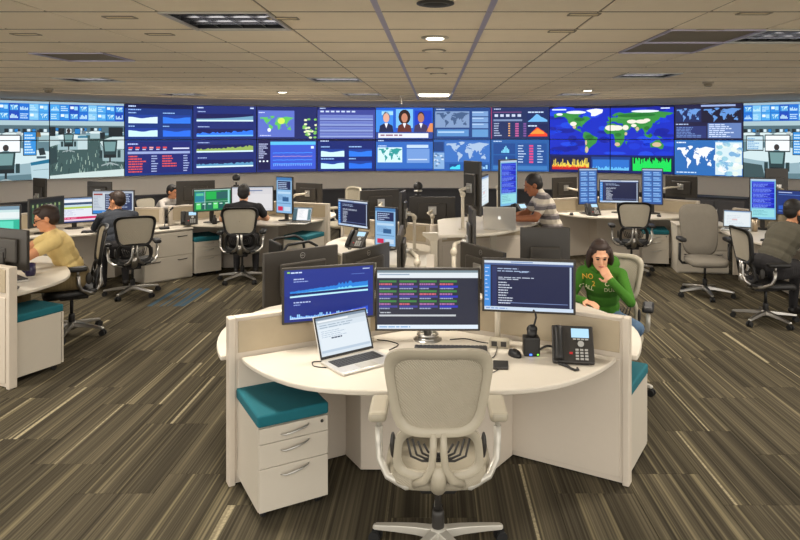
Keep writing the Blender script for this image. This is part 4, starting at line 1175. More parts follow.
def laptop(label, x, y, yaw, canvas, z=DESK, w=0.36, d=0.25, op=112, apple=False):
    """hinge on the far side (local +Y); screen faces local -Y"""
    t = thing('laptop', label, 'laptop', (x, y, z), R(yaw), 'open laptops')
    part('base', t, ALU, lambda b: b.box(0, 0, 0.009, w, d, 0.016), 'lp_base%.2f' % w, 0.005)
    part('trackpad', t, PEWTER, lambda b: b.box(0, -d*0.3, 0.0175, w*0.3, d*0.3, 0.0015), 'lp_tp%.2f' % w)
    def keys(b):
        for r in range(5):
            for k in range(14): b.box(-w*0.39+w*0.06*k, -d*0.06+d*0.095*r, 0.018, w*0.052, d*0.08, 0.003)
    k = part('keys', t, KEYM, keys, 'lp_keys%.2f' % w); k['kind'] = 'stuff'
    tl = -R(op-90); h = d*0.98
    lid = part('lid', t, ALU, lambda b: b.box(0, 0.004, h/2, w, 0.008, h), 'lp_lid%.2f' % w, 0.003, loc=(0, d/2, 0.018), rot=(tl, 0, 0))
    part('bezel', lid, BLACK, lambda b: b.box(0, -0.0008, h/2, w-0.006, 0.002, h-0.006), 'lp_bez%.2f' % w)
    link('screen', canvas.build(w-0.026, h-0.03, SCR), SCR, lid, (0, -0.0024, h/2+0.003))
    if apple:
        def ap(b):
            pts = []
            for i in range(28):
                a = 2*PI*i/28; r_ = 0.017*(1-0.12*abs(math.cos(a))**8*(1))
                xx, zz = r_*math.cos(a), r_*1.08*math.sin(a)
                if zz > 0.012: zz -= 0.004*math.exp(-(xx/0.005)**2)
                dd = math.hypot(xx+0.021, zz-0.003)
                if dd < 0.010: s_ = 0.010/max(dd, 1e-4); xx = -0.021+(xx+0.021)*s_; zz = 0.003+(zz-0.003)*s_
                pts.append((xx, zz))
            b.loft([[(p, 0.0, q) for p, q in pts], [(p, 0.0015, q) for p, q in pts]], smooth=False)
            lf = [(0.0, 0.019), (0.005, 0.027), (0.008, 0.028), (0.006, 0.021)]
            b.loft([[(p, 0.0, q) for p, q in lf], [(p, 0.0015, q) for p, q in lf]], smooth=False)
        part('logo', lid, emit('lid_logo_glow', (250, 246, 236), 0.9), ap, loc=(0, 0.0082, h/2))
    return t
def cable(label, pts, r=0.003, m=BLACK, group='loose cables'):
    P = [Vector(p) for p in pts]
    def cr(b):
        out = []
        for i in range(len(P)-1):
            p0, p1, p2, p3 = P[max(0,i-1)], P[i], P[i+1], P[min(len(P)-1,i+2)]
            for q in range(6):
                s = q/6
                out.append(0.5*((2*p1)+(p2-p0)*s+(2*p0-5*p1+4*p2-p3)*s*s+(3*p1-p0-3*p2+p3)*s**3))
        out.append(P[-1]); b.tube(out, r, 6)
    return tag(part('cable', None, m, cr), label, 'cable', group)
# ================================================================== PEOPLE
SKIN1 = mat('skin_light', (214, 160, 126), 0.6, var=0.06)
SKIN2 = mat('skin_brown', (150, 92, 58), 0.6, var=0.06)
SKIN3 = mat('skin_tan', (206, 144, 104), 0.6, var=0.06)
HAIRD = mat('dark_brown_hair', (44, 28, 20), 0.6, var=0.2, scale=60)
HAIRB = mat('near_black_hair', (26, 21, 19), 0.6, var=0.2, scale=60)
EYE = mat('dark_iris', (30, 20, 16), 0.3); LIP = mat('lip_tone', (164, 92, 82), 0.6)
SHOE = mat('dark_leather', (30, 26, 24), 0.5)
def cloth(n, c): return mat(n, c, 0.95, var=0.08, scale=30, bump=0.3, bscale=90)
HOOD = cloth('green_fleece', (54, 106, 20)); JEAN = cloth('blue_denim', (72, 96, 122)); KHAKI = cloth('khaki_cotton', (120, 104, 72))
TEEY = cloth('sand_yellow_cotton', (220, 194, 130)); TEEB = cloth('black_cotton', (28, 28, 32)); SUIT = cloth('charcoal_wool', (46, 50, 58)); JACK = cloth('olive_grey_knit', (84, 80, 68)); GSH = cloth('pale_grey_cotton', (176, 170, 164)); PANT = cloth('dark_trousers', (36, 34, 36))
def stripe_mat():
    m = cloth('grey_striped_jersey', (196, 186, 172)); nt = m.node_tree; b = nt.nodes['Principled BSDF']
    tc = nt.nodes.new('ShaderNodeTexCoord'); sp = nt.nodes.new('ShaderNodeSeparateXYZ'); nt.links.new(tc.outputs['Object'], sp.inputs[0])
    mu = nt.nodes.new('ShaderNodeMath'); mu.operation = 'MULTIPLY'; mu.inputs[1].default_value = 8.6; nt.links.new(sp.outputs[2], mu.inputs[0])
    fr = nt.nodes.new('ShaderNodeMath'); fr.operation = 'FRACT'; nt.links.new(mu.outputs[0], fr.inputs[0])
    rp = nt.nodes.new('ShaderNodeValToRGB'); rp.color_ramp.interpolation = 'CONSTANT'; e = rp.color_ramp.elements
    e[0].position = 0; e[0].color = rgb(196,186,170); e[1].position = 0.46; e[1].color = rgb(96,90,92); x = e.new(0.82); x.color = rgb(150,142,138)
    nt.links.new(fr.outputs[0], rp.inputs[0]); nt.links.new(rp.outputs[0], b.inputs['Base Color']); return m
STRIPE = stripe_mat()

class Body:
    def __init__(s): s.b = MB(); s.pr = []
    def ell(s, c, r, tagn, M=None, n=12):
        s.b.ell(c, r, n, 9, M); s.pr.append((Vector(c), Vector(r), (M.inverted() if M is not None else None), tagn))
    def ball(s, c, r, tagn): s.ell(c, (r, r, r), tagn, None, 8)
    def chain(s, p0, r0, p1, r1, tagn, split=None):
        p0, p1 = Vector(p0), Vector(p1); L = (p1-p0).length
        n = max(2, int(L/(0.45*min(r0, r1)))+1)
        for i in range(n+1):
            f = i/n; tg = tagn if split is None or f < split[0] else split[1]
            rr = r0+(r1-r0)*f
            if split is not None and f < split[0]: rr += 0.010
            s.ball(p0.lerp(p1, f), rr, tg)

def hand(B, W, d, n, side, curl=0.5):
    """palm with four fingers of unequal length and a thumb on its side"""
    W = Vector(W); d = Vector(d).normalized(); n = Vector(n); n = (n - d*n.dot(d)).normalized(); s = d.cross(n)*side
    for f in (0.015, 0.035, 0.055, 0.075):
        for q in (-0.024, -0.008, 0.008, 0.024): B.ball(W+d*f+s*q*(0.7+f*4), 0.0135, 'skin')
    for i, L in enumerate((0.068, 0.078, 0.072, 0.056)):
        p = W + d*0.082 + s*(0.031-0.0205*i); dr = d.copy()
        for seg, (fl, r0, r1) in enumerate(((0.45, 0.0092, 0.0088), (0.32, 0.0088, 0.0082), (0.23, 0.0082, 0.0074))):
            dr = (dr + n*curl*0.55).normalized(); q = p + dr*L*fl; B.chain(p, r0, q, r1, 'skin'); p = q
    p = W + d*0.03 + s*0.034; q = p + (d*0.6+s*0.75+n*0.15).normalized()*0.035; B.chain(p, 0.0125, q, 0.0105, 'skin')
    B.chain(q, 0.0105, q + (d*0.9+s*0.25+n*0.3).normalized()*0.03, 0.009, 'skin')

def person(label, x, y, face, pose, mats, hair=HAIRD, hairstyle='short', z=0.0, name='person', voxel=0.0072, extras=(), slim=1.0, size=1.0):
    """one continuous body in the given pose; facing local +Y, own right on +X"""
    t = thing(name, label, 'person', (x, y, z), R(face-90)); t.scale = (size, size, size)
    B = Body(); p = pose
    Pv, Nk, H = Vector(p['pelvis']), Vector(p['neck']), Vector(p['head'])
    ax = (Nk-Pv); Ls = ax.length; ax.normalize()
    lean = math.atan2(ax.y, ax.z); M = Matrix.Rotation(-lean, 3, 'X')
    S = lambda f: Pv + ax*Ls*f
    B.ell(Pv, (0.165*slim, 0.125, 0.115), 'bottom', M); B.ell(S(0.22), (0.15*slim, 0.118, 0.11), 'top', M)
    B.ell(S(0.42), (0.155*slim, 0.118, 0.13), 'top', M); B.ell(S(0.66), (0.178*slim, 0.125, 0.15), 'top', M); B.ell(S(0.82), (0.165*slim, 0.105, 0.095), 'top', M)
    sh = S(0.865)
    SL, SR = sh + Vector((-0.168*slim, 0, 0)), sh + Vector((0.168*slim, 0, 0))
    B.chain(SL, 0.058, S(0.95), 0.058, 'top'); B.chain(SR, 0.058, S(0.95), 0.058, 'top')
    B.chain(S(0.97), 0.056, H + Vector((0, -0.015, -0.06)), 0.052, 'skin')
    B.chain(S(0.93), 0.066, S(1.0), 0.060, 'top')
    for sd, shp, el, wr, hd, hn, cu in ((-1, SL, p['elL'], p['wrL'], p.get('hdL'), p.get('hnL', (0,0,-1)), p.get('cuL', 0.5)), (1, SR, p['elR'], p['wrR'], p.get('hdR'), p.get('hnR', (0,0,-1)), p.get('cuR', 0.5))):
        short = mats.get('sleeve') == 'short'
        el, wr = Vector(el), Vector(wr)
        B.chain(shp, 0.056, el, 0.043, 'top', (0.62, 'skin') if short else None)
        B.chain(el, 0.043, wr, 0.029 if short else 0.036, 'skin' if short else 'top')
        d = Vector(hd) if hd else (wr-el)
        B.chain(wr, 0.027, wr + d.normalized()*0.02, 0.025, 'skin')
        hand(B, wr, d, hn, -sd, cu)
    for sd, k in ((-1, 'L'), (1, 'R')):
        hip = Pv + Vector((sd*0.088, 0.0, -0.03)); kn = Vector(p['kn'+k]); an = Vector(p['an'+k]); toe = Vector(p['toe'+k])
        B.chain(hip, 0.088*slim, kn, 0.060, 'bottom'); B.chain(kn, 0.060, kn.lerp(an, 0.35), 0.056, 'bottom'); B.chain(kn.lerp(an, 0.35), 0.056, an, 0.044, 'bottom')
        he = an + Vector((0, -0.025, -0.045)); B.chain(he, 0.034, toe, 0.032, 'shoe'); B.chain(an+Vector((0, 0, -0.02)), 0.04, an.lerp(toe, 0.4), 0.038, 'shoe')
    # head
    yw, pt = R(p.get('yaw', 0)), R(p.get('pitch', 0))
    HM = Matrix.Rotation(yw, 3, 'Z') @ Matrix.Rotation(-pt, 3, 'X')
    hp = lambda *q: H + HM @ Vector(q)
    B.ell(hp(0, -0.01, 0.022), (0.074, 0.094, 0.094), 'skin', HM); B.ell(hp(0, 0.02, -0.028), (0.060, 0.070, 0.085), 'skin', HM)
    B.ball(hp(0, 0.066, -0.092), 0.022, 'skin'); B.chain(hp(0.03, 0.0, -0.08), 0.03, hp(0.012, 0.06, -0.09), 0.024, 'skin'); B.chain(hp(-0.03, 0.0, -0.08), 0.03, hp(-0.012, 0.06, -0.09), 0.024, 'skin')
    B.chain(hp(0, 0.086, 0.012), 0.010, hp(0, 0.106, -0.03), 0.0125, 'skin'); B.ell(hp(0, 0.078, 0.026), (0.05, 0.014, 0.012), 'skin', HM); B.ell(hp(0, 0.082, -0.058), (0.024, 0.012, 0.012), 'skin', HM)
    for sd in (-1, 1): B.ell(hp(sd*0.076, -0.008, -0.008), (0.011, 0.022, 0.032), 'skin', HM)
    me = B.b.mesh('body')
    tmp = bpy.data.objects.new('body_tmp', me); COL.objects.link(tmp)
    rm = tmp.modifiers.new('r', 'REMESH'); rm.mode = 'VOXEL'; rm.voxel_size = voxel; rm.use_smooth_shade = True
    sm = tmp.modifiers.new('s', 'SMOOTH'); sm.factor = 0.5; sm.iterations = 3
    dg = bpy.context.evaluated_depsgraph_get(); dg.update()
    out = bpy.data.meshes.new_from_object(tmp.evaluated_get(dg))
    bpy.data.objects.remove(tmp)
    order = ['skin', 'top', 'bottom', 'shoe']
    out.materials.clear()
    for k in order: out.materials.append(mats.get(k, SHOE))
    n = len(out.polygons); C = np.empty(n*3, dtype=np.float32); out.polygons.foreach_get('center', C); C = C.reshape(-1, 3)
    best = np.full(n, 1e9, dtype=np.float32); idx = np.zeros(n, dtype=np.int32)
    for c, r, Mi, tg in B.pr:
        q = C - np.array(c, dtype=np.float32)
        if Mi is not None: q = q @ np.array(Mi, dtype=np.float32).T
        dd = (np.sqrt(((q/np.array(r, dtype=np.float32))**2).sum(1)) - 1)*min(r)
        mk = dd < best; best[mk] = dd[mk]; idx[mk] = order.index(tg)
    out.polygons.foreach_set('material_index', idx); out.polygons.foreach_set('use_smooth', np.ones(n, dtype=bool))
    out.name = 'body'
    bo = link('body', out, None, t)
    # hair, eyes, brows, mouth
    hb = MB()
    def hell(c, r): hb.ell(hp(*c), r, 18, 12, HM)
    hell((0, -0.026, 0.034), (0.083, 0.100, 0.094)); hell((0, -0.05, 0.0), (0.079, 0.068, 0.085))
    if hairstyle == 'short': hell((0, 0.03, 0.083), (0.062, 0.058, 0.035))
    if hairstyle == 'long':
        hell((0, 0.0, 0.083), (0.066, 0.066, 0.04))
        for sd in (-1, 1):
            rings = []
            for i in range(9):
                f = i/8; c = hp(sd*(0.068+0.022*math.sin(f*PI)), -0.012-0.045*f, 0.06-0.25*f); w = 0.028+0.014*math.sin(f*PI)-0.012*f
                rings.append([c + HM @ Vector((w*0.75*math.cos(a), w*1.35*math.sin(a), 0)) for a in [2*PI*j/10 for j in range(10)]])
            hb.loft(rings)
        hell((0, -0.07, -0.07), (0.085, 0.05, 0.13))
    if hairstyle == 'crop': pass
    link('hair', hb.mesh('hair', smooth=True), hair, t)
    for sd in (-1, 1):
        eb = MB(); eb.ell(hp(sd*0.029, 0.0815, 0.004), (0.013, 0.006, 0.0065), 10, 6, HM); link('eye', eb.mesh('eye'), EYE, t)
        eb = MB(); eb.ell(hp(sd*0.03, 0.0875, 0.025), (0.019, 0.005, 0.0045), 10, 6, HM); link('eyebrow', eb.mesh('eyebrow'), hair, t)
    eb = MB(); eb.ell(hp(0, 0.0905, -0.058), (0.023, 0.006, 0.0065), 10, 6, HM); link('mouth', eb.mesh('mouth'), LIP, t)
    for ex in extras: ex(t, hp, HM, out)
    return t

def sit(lean=0.12, head=None, yaw=0, pitch=8, **k):
    d = dict(pelvis=(0, -0.06, 0.585), neck=(0, -0.06+lean, 1.055-lean*lean*1.2), yaw=yaw, pitch=pitch,
             knL=(-0.13, 0.37, 0.535), knR=(0.13, 0.37, 0.535), anL=(-0.13, 0.34, 0.11), anR=(0.13, 0.34, 0.11), toeL=(-0.14, 0.48, 0.034), toeR=(0.14, 0.48, 0.034),
             elL=(-0.24, 0.12+lean*0.6, 0.80), elR=(0.24, 0.12+lean*0.6, 0.80), wrL=(-0.13, 0.36+lean*0.5, 0.80), wrR=(0.13, 0.36+lean*0.5, 0.80))
    n = d['neck']
    d['head'] = head if head else (0, n[1]+0.045, n[2]+0.135)
    d.update(k); return d

def project_text(t, body, txt, size, cx, cz, m, rot=0.0):
    """lettering laid on the front of the garment"""
    me = text_mesh(txt, size, 0.0)
    bvh = BVHTree.FromPolygons([v.co for v in body.vertices], [tuple(p.vertices) for p in body.polygons])
    for v in me.vertices:
        x, z = v.co.x, v.co.y
        x, z = x*math.cos(rot)-z*math.sin(rot), x*math.sin(rot)+z*math.cos(rot)
        hit = bvh.ray_cast(Vector((cx - x, 0.8, cz + z)), Vector((0, -1, 0)))
        v.co = Vector((cx - x, (hit[0].y if hit[0] else 0.2) + 0.0025, cz + z))
    me.materials.append(m)
    link('lettering', me, m, t)
# ================================================================== THE POD NEAREST THE CAMERA
A = (-0.03, 4.56)
A270, A30, A150 = Station(A, 270), Station(A, 30), Station(A, 150)
pod('off-white three-armed partition of the nearest desk pod', A, (-150, -30, 90))
worktop('curved white worktop nearest the camera, with the open laptop and telephone', A270)
worktop('curved white worktop in front of the woman in the green hoodie', A30, grow=0.1)
worktop('curved white worktop behind the large trend-chart monitor, left rim visible', A150, grow=0.1)
pedestal('teal-cushioned drawer pedestal under the left of the nearest worktop', -0.756, 3.586, 30)
pedestal('teal-cushioned drawer pedestal behind the right end of the nearest partition', 1.2146, 4.396, 150)
monitor('large centre monitor of nearest desk with rows of green and purple code', -0.04, 4.17, 0, 1.01, 0.66, 0.395, m_codegrid(), 'ring')
monitor('left monitor of nearest desk with glowing blue trend charts', -0.64, 4.07, 18.4, 1.073, 0.571, 0.34, m_trend(), 'arm', post=(-0.42, 4.20))
monitor('right monitor of nearest desk with a dark blue terminal window', 0.565, 3.975, -9.4, 1.139, 0.555, 0.325, m_terminal(), 'arm', post=(0.40, 4.18))
laptop('silver laptop open on the nearest worktop, pale web page', -0.425, 3.775, 38, m_web(), w=0.36, d=0.25, op=112)
desk_phone('black desk telephone with a lit blue display on the nearest worktop', 0.79, 3.76, -8)
keyboard('black keyboard on nearest worktop behind the cream chair', 0.10, 3.98, -2)
mouse('black mouse beside the nearest telephone', 0.475, 3.91, 25)
DOCKL = emit('blue_led', (60, 110, 255), 3.0); DOCKG = emit('green_led', (120, 255, 60), 2.0)
t = thing('headset_dock', 'black headset charging dock with a blue light beside the telephone', 'charger', (0.575, 3.93, DESK))
part('body', t, BLACK, lambda b: b.box(0, 0, 0.055, 0.095, 0.08, 0.11), None, 0.008)
part('headset_pod', t, BLACK, lambda b: (b.tube([(0.005, 0, 0.10), (0.005, 0, 0.15)], 0.03, 12), b.ell((0.005, 0, 0.15), (0.033, 0.025, 0.028))))
part('antenna_boom', t, BLACK, lambda b: b.tube([(0.01, 0, 0.15), (0.022, 0.0, 0.19), (0.03, 0, 0.22), (0.024, 0, 0.25), (0.012, 0, 0.262)], 0.006, 8))
part('indicator_light', t, DOCKL, lambda b: b.box(-0.008, -0.041, 0.012, 0.014, 0.004, 0.008))
part('indicator_light', t, DOCKG, lambda b: b.box(0.034, -0.041, 0.012, 0.01, 0.004, 0.006))
t = thing('smartphone', 'black smartphone charging flat on the nearest worktop', 'phone', (0.375, 3.735, DESK), R(-6))
part('case', t, DARK, lambda b: b.box(0, 0, 0.006, 0.085, 0.125, 0.012), None, 0.004)
part('screen', t, BLACK, lambda b: b.box(0, 0, 0.0125, 0.078, 0.11, 0.001))
t = thing('desk_power_box', 'small white power socket box on nearest worktop beside the mouse', 'power outlet', (0.40, 4.07, DESK), R(-10))
part('case', t, CREAM, lambda b: b.box(0, 0, 0.025, 0.12, 0.06, 0.05), None, 0.005)
for sx in (-1, 1): part('socket', t, DARK, lambda b: b.box(0, -0.031, 0, 0.034, 0.004, 0.03), 'sockt', loc=(sx*0.028, 0, 0.027))
z = DESK+0.004
cable('thin black charging cable looping from the smartphone', [(0.36, 3.67, z+0.002), (0.31, 3.62, z), (0.25, 3.68, z), (0.27, 3.80, z), (0.35, 3.88, z), (0.385, 4.03, z+0.01)], 0.0028)
cable('thin dark cable trailing from under the centre monitor to the right', [(0.10, 4.20, z), (0.2, 4.22, z), (0.28, 4.16, z), (0.335, 4.10, z+0.01)], 0.003)
cable('thin dark cable lying beside the silver laptop', [(-0.62, 3.80, z), (-0.69, 3.79, z), (-0.67, 3.72, z), (-0.60, 3.70, z)], 0.003)
cable('dark cable crossing the worktop below the trend-chart monitor', [(-0.36, 4.20, z), (-0.28, 4.17, z), (-0.22, 4.10, z), (-0.27, 4.0, z)], 0.003)
cable('short black plug lead between headset dock and partition', [(0.63, 3.95, z+0.02), (0.68, 3.98, z+0.03), (0.74, 3.98, z+0.02), (0.78, 4.03, z+0.01)], 0.007)
# neighbours in the same pod, seen from behind
monitor('dark monitor back with a ring logo left of the trend-chart monitor', -0.89, 4.425, -139, 1.115, 0.555, 0.345, m_navy(), 'stand', logo=True)
monitor('slanting dark monitor back behind the trend-chart monitor', -0.50, 4.85, -120, 1.06, 0.555, 0.33, m_white(), 'arm', logo=True, post=(-0.28, 4.72))
monitor('dark monitor seen edge-on left of the white lifting column', -0.28, 5.28, -90, 1.12, 0.555, 0.335, m_white(), 'arm', post=(-0.13, 5.12))
monitor('slanting dark monitor back behind the terminal monitor', 0.36, 4.79, 120, 1.07, 0.555, 0.335, m_white(), 'arm', logo=True, post=(0.16, 4.83))
monitor('upright dark monitor back beside the woman in the green hoodie', 0.75, 4.5, 180, 1.14, 0.335, 0.56, m_port_cells(), 'stand')
monitor('upright dark monitor seen edge-on above the slanting monitor back', 0.33, 5.5, 93, 1.16, 0.34, 0.56, m_port_cells(), 'arm', post=(0.16, 5.35))

office_chair('cream mesh office chair nearest the camera, seen from behind', 0.02, 3.24, 90, 'cream')
office_chair('cream office chair under the woman in the green hoodie', 1.44, 5.40, 250, 'creamdark', 0.93)
office_chair('black-framed mesh chair of the man in the black T-shirt', -2.68, 9.28, 99, 'black', 0.96)
office_chair('empty black-framed mesh chair at the desk with two upright blue monitors', 2.93, 9.85, 82, 'black', 0.97)
office_chair('black-framed mesh chair under the man in the dark suit', -3.84, 8.46, 120, 'black', 0.94)
office_chair('black-framed mesh chair under the man in the yellow T-shirt', -3.70, 6.78, 212, 'black')
office_chair('black-framed mesh chair of the bearded man in the olive jacket', 3.62, 7.25, 0, 'black', 0.94)
office_chair('empty grey upholstered office chair facing the camera on the right', 3.43, 8.41, 263, 'grey')
office_chair('empty cream office chair in the background behind the dark monitor back', -1.66, 11.72, 219, 'cream')
office_chair('dark chair of the far man in the pale shirt', -4.84, 11.62, 339, 'black', 0.85)

# ================================================================== THE RAISED POD IN THE MIDDLE
Bp = (0.0, 7.85)
B330, B210, B90 = Station(Bp, 330), Station(Bp, 210), Station(Bp, 90)
pod('off-white two-armed partition of the middle pod with the raised worktop', Bp, (30, 150))
UP = 1.05
worktop('white worktop raised to standing height in the middle of the room', B330, UP, False)
worktop('white worktop with an upright monitor and a telephone, left of the raised worktop', B210)
worktop('white worktop behind the middle pod, facing the video wall', B90)
for (x, y), lb in (((0.0, 6.95), 'white lifting column under the left end of the raised worktop'), ((0.72, 8.06), 'white lifting column under the right end of the raised worktop')):
    t = thing('lifting_column', lb, 'desk leg', (x, y, 0), 0, 'white lifting columns')
    part('column', t, ARMW, lambda b: b.box(0, 0, 0.3, 0.09, 0.09, 0.6), 'lc_c', 0.006)
    part('inner_column', t, ARMW, lambda b: b.box(0, 0, 0.8, 0.075, 0.075, 0.41), 'lc_i', 0.004)
    part('top_bracket', t, ARMW, lambda b: b.loft([[(-w, yy, UP-0.032), (w, yy, UP-0.032), (w, yy, UP-0.055), (0.045, yy, UP-0.11), (-0.045, yy, UP-0.11), (-w, yy, UP-0.055)] for yy in (-0.04, 0.04) for w in (0.12,)], smooth=False), 'lc_t', 0.004)
    part('foot', t, ARMW, lambda b: b.box(0, 0.05, 0.015, 0.09, 0.5, 0.03), 'lc_f', 0.006)
monitor('upright monitor with its dark back to the camera on the raised worktop', 0.42, 7.02, 117, 1.48, 0.34, 0.57, m_port_cells(), 'arm', UP, post=(0.30, 6.93))
monitor('pale blue monitor seen at a sharp angle on the raised worktop', 0.58, 7.6, 76, 1.403, 0.56, 0.345, m_pale(), 'arm', UP, post=(0.40, 7.55))
monitor('upright monitor with bright blue tables beside the man in the striped shirt', 0.90, 8.0, 45, 1.46, 0.34, 0.57, m_port_blue(), 'arm', UP, post=(0.78, 8.08))
laptop('silver laptop with a lit logo on its lid on the raised worktop', 0.70, 7.04, 172, m_web(), UP, 0.34, 0.24, 104, apple=True)
desk_phone('black desk telephone behind the laptop on the raised worktop', 1.08, 7.74, 40, UP)
monitor('dark blue terminal monitor left of the middle, above a black telephone', -0.98, 8.0, -42, 1.09, 0.555, 0.335, m_terminal(), 'stand')
monitor('small upright pale blue monitor with a red block, left of the raised worktop', -0.55, 7.5, -30, 1.0, 0.30, 0.45, m_port_mix(), 'stand')
monitor('upright dark monitor seen edge-on beside the small upright pale blue monitor', -0.36, 7.35, -96, 1.17, 0.34, 0.5, m_port_cells(), 'arm', post=(-0.22, 7.45))
desk_phone('black desk telephone below the terminal monitor left of the middle', -0.92, 7.60, -25)
monitor('wide dark monitor back on a white arm in the middle of the room', -0.02, 8.3, 180, 1.1, 0.57, 0.335, m_white(), 'arm', post=(-0.02, 8.14))
monitor('dark monitor back on a white arm above the upright pale blue monitor', -0.72, 8.72, -150, 1.15, 0.555, 0.335, m_white(), 'arm', post=(-0.66, 8.52))
def webcam(lb, x, y, z, yaw=0):
    t = thing('conference_camera', lb, 'camera', (x, y, z), R(yaw), 'black conference cameras')
    part('mount', t, BLACK, lambda b: (b.box(0, 0.012, 0.01, 0.08, 0.05, 0.018), b.tube([(0, 0.01, 0.01), (0, 0.01, 0.07)], 0.012, 10)), 'wc_m', 0.002)
    part('head', t, BLACK, lambda b: b.ell((0, 0.01, 0.125), (0.058, 0.05, 0.06), 16, 12), 'wc_h')
    part('collar', t, SILVER, lambda b: b.lathe([(0.05, 0.062), (0.055, 0.075), (0.04, 0.085)], 16, 0, 0.01), 'wc_c')
    part('lens', t, DARK, lambda b: b.tube([(0, -0.03, 0.13), (0, -0.048, 0.13)], 0.022, 12), 'wc_l')
webcam('black round conference camera standing in the middle of the room', -0.20, 8.31, 1.268)
# low guest chair
t = thing('guest_chair', 'low black guest chair with loop arms behind the dark ring-logo monitor back', 'chair', (-1.72, 8.15, 0), R(-60))
for sx in (-1, 1):
    part('loop_arm', t, BLACK, lambda b: b.tube([(sx*0.26, 0.22, 0.0), (sx*0.26, 0.24, 0.5), (sx*0.26, 0.2, 0.70), (sx*0.26, 0.1, 0.76), (sx*0.26, -0.16, 0.74), (sx*0.26, -0.22, 0.66), (sx*0.26, -0.24, 0.0)], 0.018, 10))
part('seat', t, BLACK, lambda b: b.box(0, 0, 0.44, 0.48, 0.46, 0.07), None, 0.025)
part('backrest', t, BLACK, lambda b: b.box(0, -0.23, 0.64, 0.46, 0.04, 0.22), None, 0.018)

# ================================================================== BACK LEFT POD (man in black T-shirt)
Cp = (-2.88, 10.7)
C279, C39, C159 = Station(Cp, 279), Station(Cp, 39), Station(Cp, 159)
pod('off-white three-armed partition around the man in the black T-shirt', Cp, (219, 339, 99))
worktop('curved white worktop of the man in the black T-shirt', C279)
worktop('white worktop behind the man in the black T-shirt, far right side', C39)
worktop('white worktop of the far man in the pale shirt', C159)
monitor('green dashboard monitor left of the man in the black T-shirt', -3.26, 9.78, 34, 1.08, 0.555, 0.335, m_green(), 'stand')
monitor('white monitor in front of the man in the black T-shirt', -2.74, 10.02, 9, 1.07, 0.62, 0.385, m_white(), 'stand')
monitor('upright monitor with a red block right of the man in the black T-shirt', -2.25, 9.97, -30, 1.13, 0.33, 0.56, m_port_mix(), 'stand')
laptop('small open laptop with a white document at the right of the back left desk', -1.98, 9.66, -14, m_doc(), w=0.31, d=0.22, op=108)
desk_phone('black desk telephone at the left end of the back left desk', -3.52, 9.55, 20)
t = thing('bottle', 'small black bottle on back left desk below the green monitor', 'bottle', (-3.18, 9.62, DESK))
part('body', t, BLACK, lambda b: b.lathe([(0.001, 0), (0.035, 0), (0.036, 0.075), (0.016, 0.10), (0.015, 0.115)], 16))
part('cap', t, DARK, lambda b: b.lathe([(0.019, 0.11), (0.019, 0.135), (0.001, 0.137)], 14))
monitor('dark monitor back on a white arm left of the green dashboard monitor', -3.93, 10.95, -160, 1.09, 0.6, 0.385, m_white(), 'arm', post=(-3.72, 10.85))
monitor('dark monitor back on a white arm right of the upright red-block monitor', -2.08, 11.1, 150, 1.06, 0.56, 0.34, m_white(), 'arm', post=(-2.35, 11.02))
webcam('small black conference camera above the white monitor', -2.98, 10.0, 1.265, 9)
pedestal('teal-cushioned drawer pedestal under the left of the back left desk', -3.27, 9.62, 39)
pedestal('teal-cushioned drawer pedestal under the right of the back left desk', -2.03, 9.70, -21)

# ================================================================== BACK RIGHT POD
Dp = (3.2, 11.5)
D261, D21, D141 = Station(Dp, 261), Station(Dp, 21), Station(Dp, 141)
pod('off-white three-armed partition behind the empty black-framed chair', Dp, (201, 321, 81))
worktop('curved white worktop with two upright blue monitors, back right', D261)
worktop('white worktop behind the back right desk, right side', D21)
worktop('white worktop behind the back right desk, left side', D141)
monitor('left upright monitor of blue cells on the back right desk', 2.53, 10.9, 12, 1.19, 0.335, 0.6, m_port_cells(), 'stand')
monitor('wide dark terminal monitor between the two upright blue monitors', 3.06, 10.98, -9, 1.10, 0.64, 0.39, m_terminal(), 'stand')
monitor('right upright monitor of blue cells on the back right desk', 3.57, 10.86, -20, 1.19, 0.335, 0.6, m_port_cells(), 'stand')
desk_phone('black desk telephone at the left of the back right desk', 2.56, 10.62, 8)
mouse('black mouse at the left end of the back right desk', 2.22, 10.72, 0)
mouse('black mouse at the right of the back right desk', 3.55, 10.48, 0)
monitor('dark monitor back on a white arm left of the upright blue monitors', 2.30, 11.75, -150, 1.10, 0.56, 0.37, m_white(), 'arm', post=(2.62, 11.68))
monitor('dark monitor back on a white arm right of the upright blue monitors', 4.38, 11.75, 140, 1.12, 0.56, 0.38, m_white(), 'arm', post=(4.02, 11.75))
pedestal('teal-cushioned drawer pedestal under the back right desk', 3.42, 10.24, -12)
lateral_file('wide white file cabinet behind the empty grey chair', 3.95, 9.75, -8)
def goose(lb, x, y, z, yaw):
    t = thing('gooseneck_microphone', lb, 'microphone', (x, y, z), R(yaw), 'gooseneck microphones')
    part('base', t, BLACK, lambda b: b.box(0, 0, 0.016, 0.13, 0.1, 0.032), 'gm_b', 0.012)
    part('gooseneck', t, BLACK, lambda b: b.tube([(0, 0.01, 0.03), (0.01, 0, 0.1), (0.04, 0, 0.2), (0.085, -0.01, 0.27)], 0.006, 8), 'gm_n')
    part('capsule', t, BLACK, lambda b: b.tube([(0.075, -0.008, 0.262), (0.115, -0.015, 0.30)], [0.012, 0.015], 10), 'gm_c')
goose('black gooseneck microphone on the cabinet behind the empty grey chair', 3.95, 10.0, 0.711, 0)

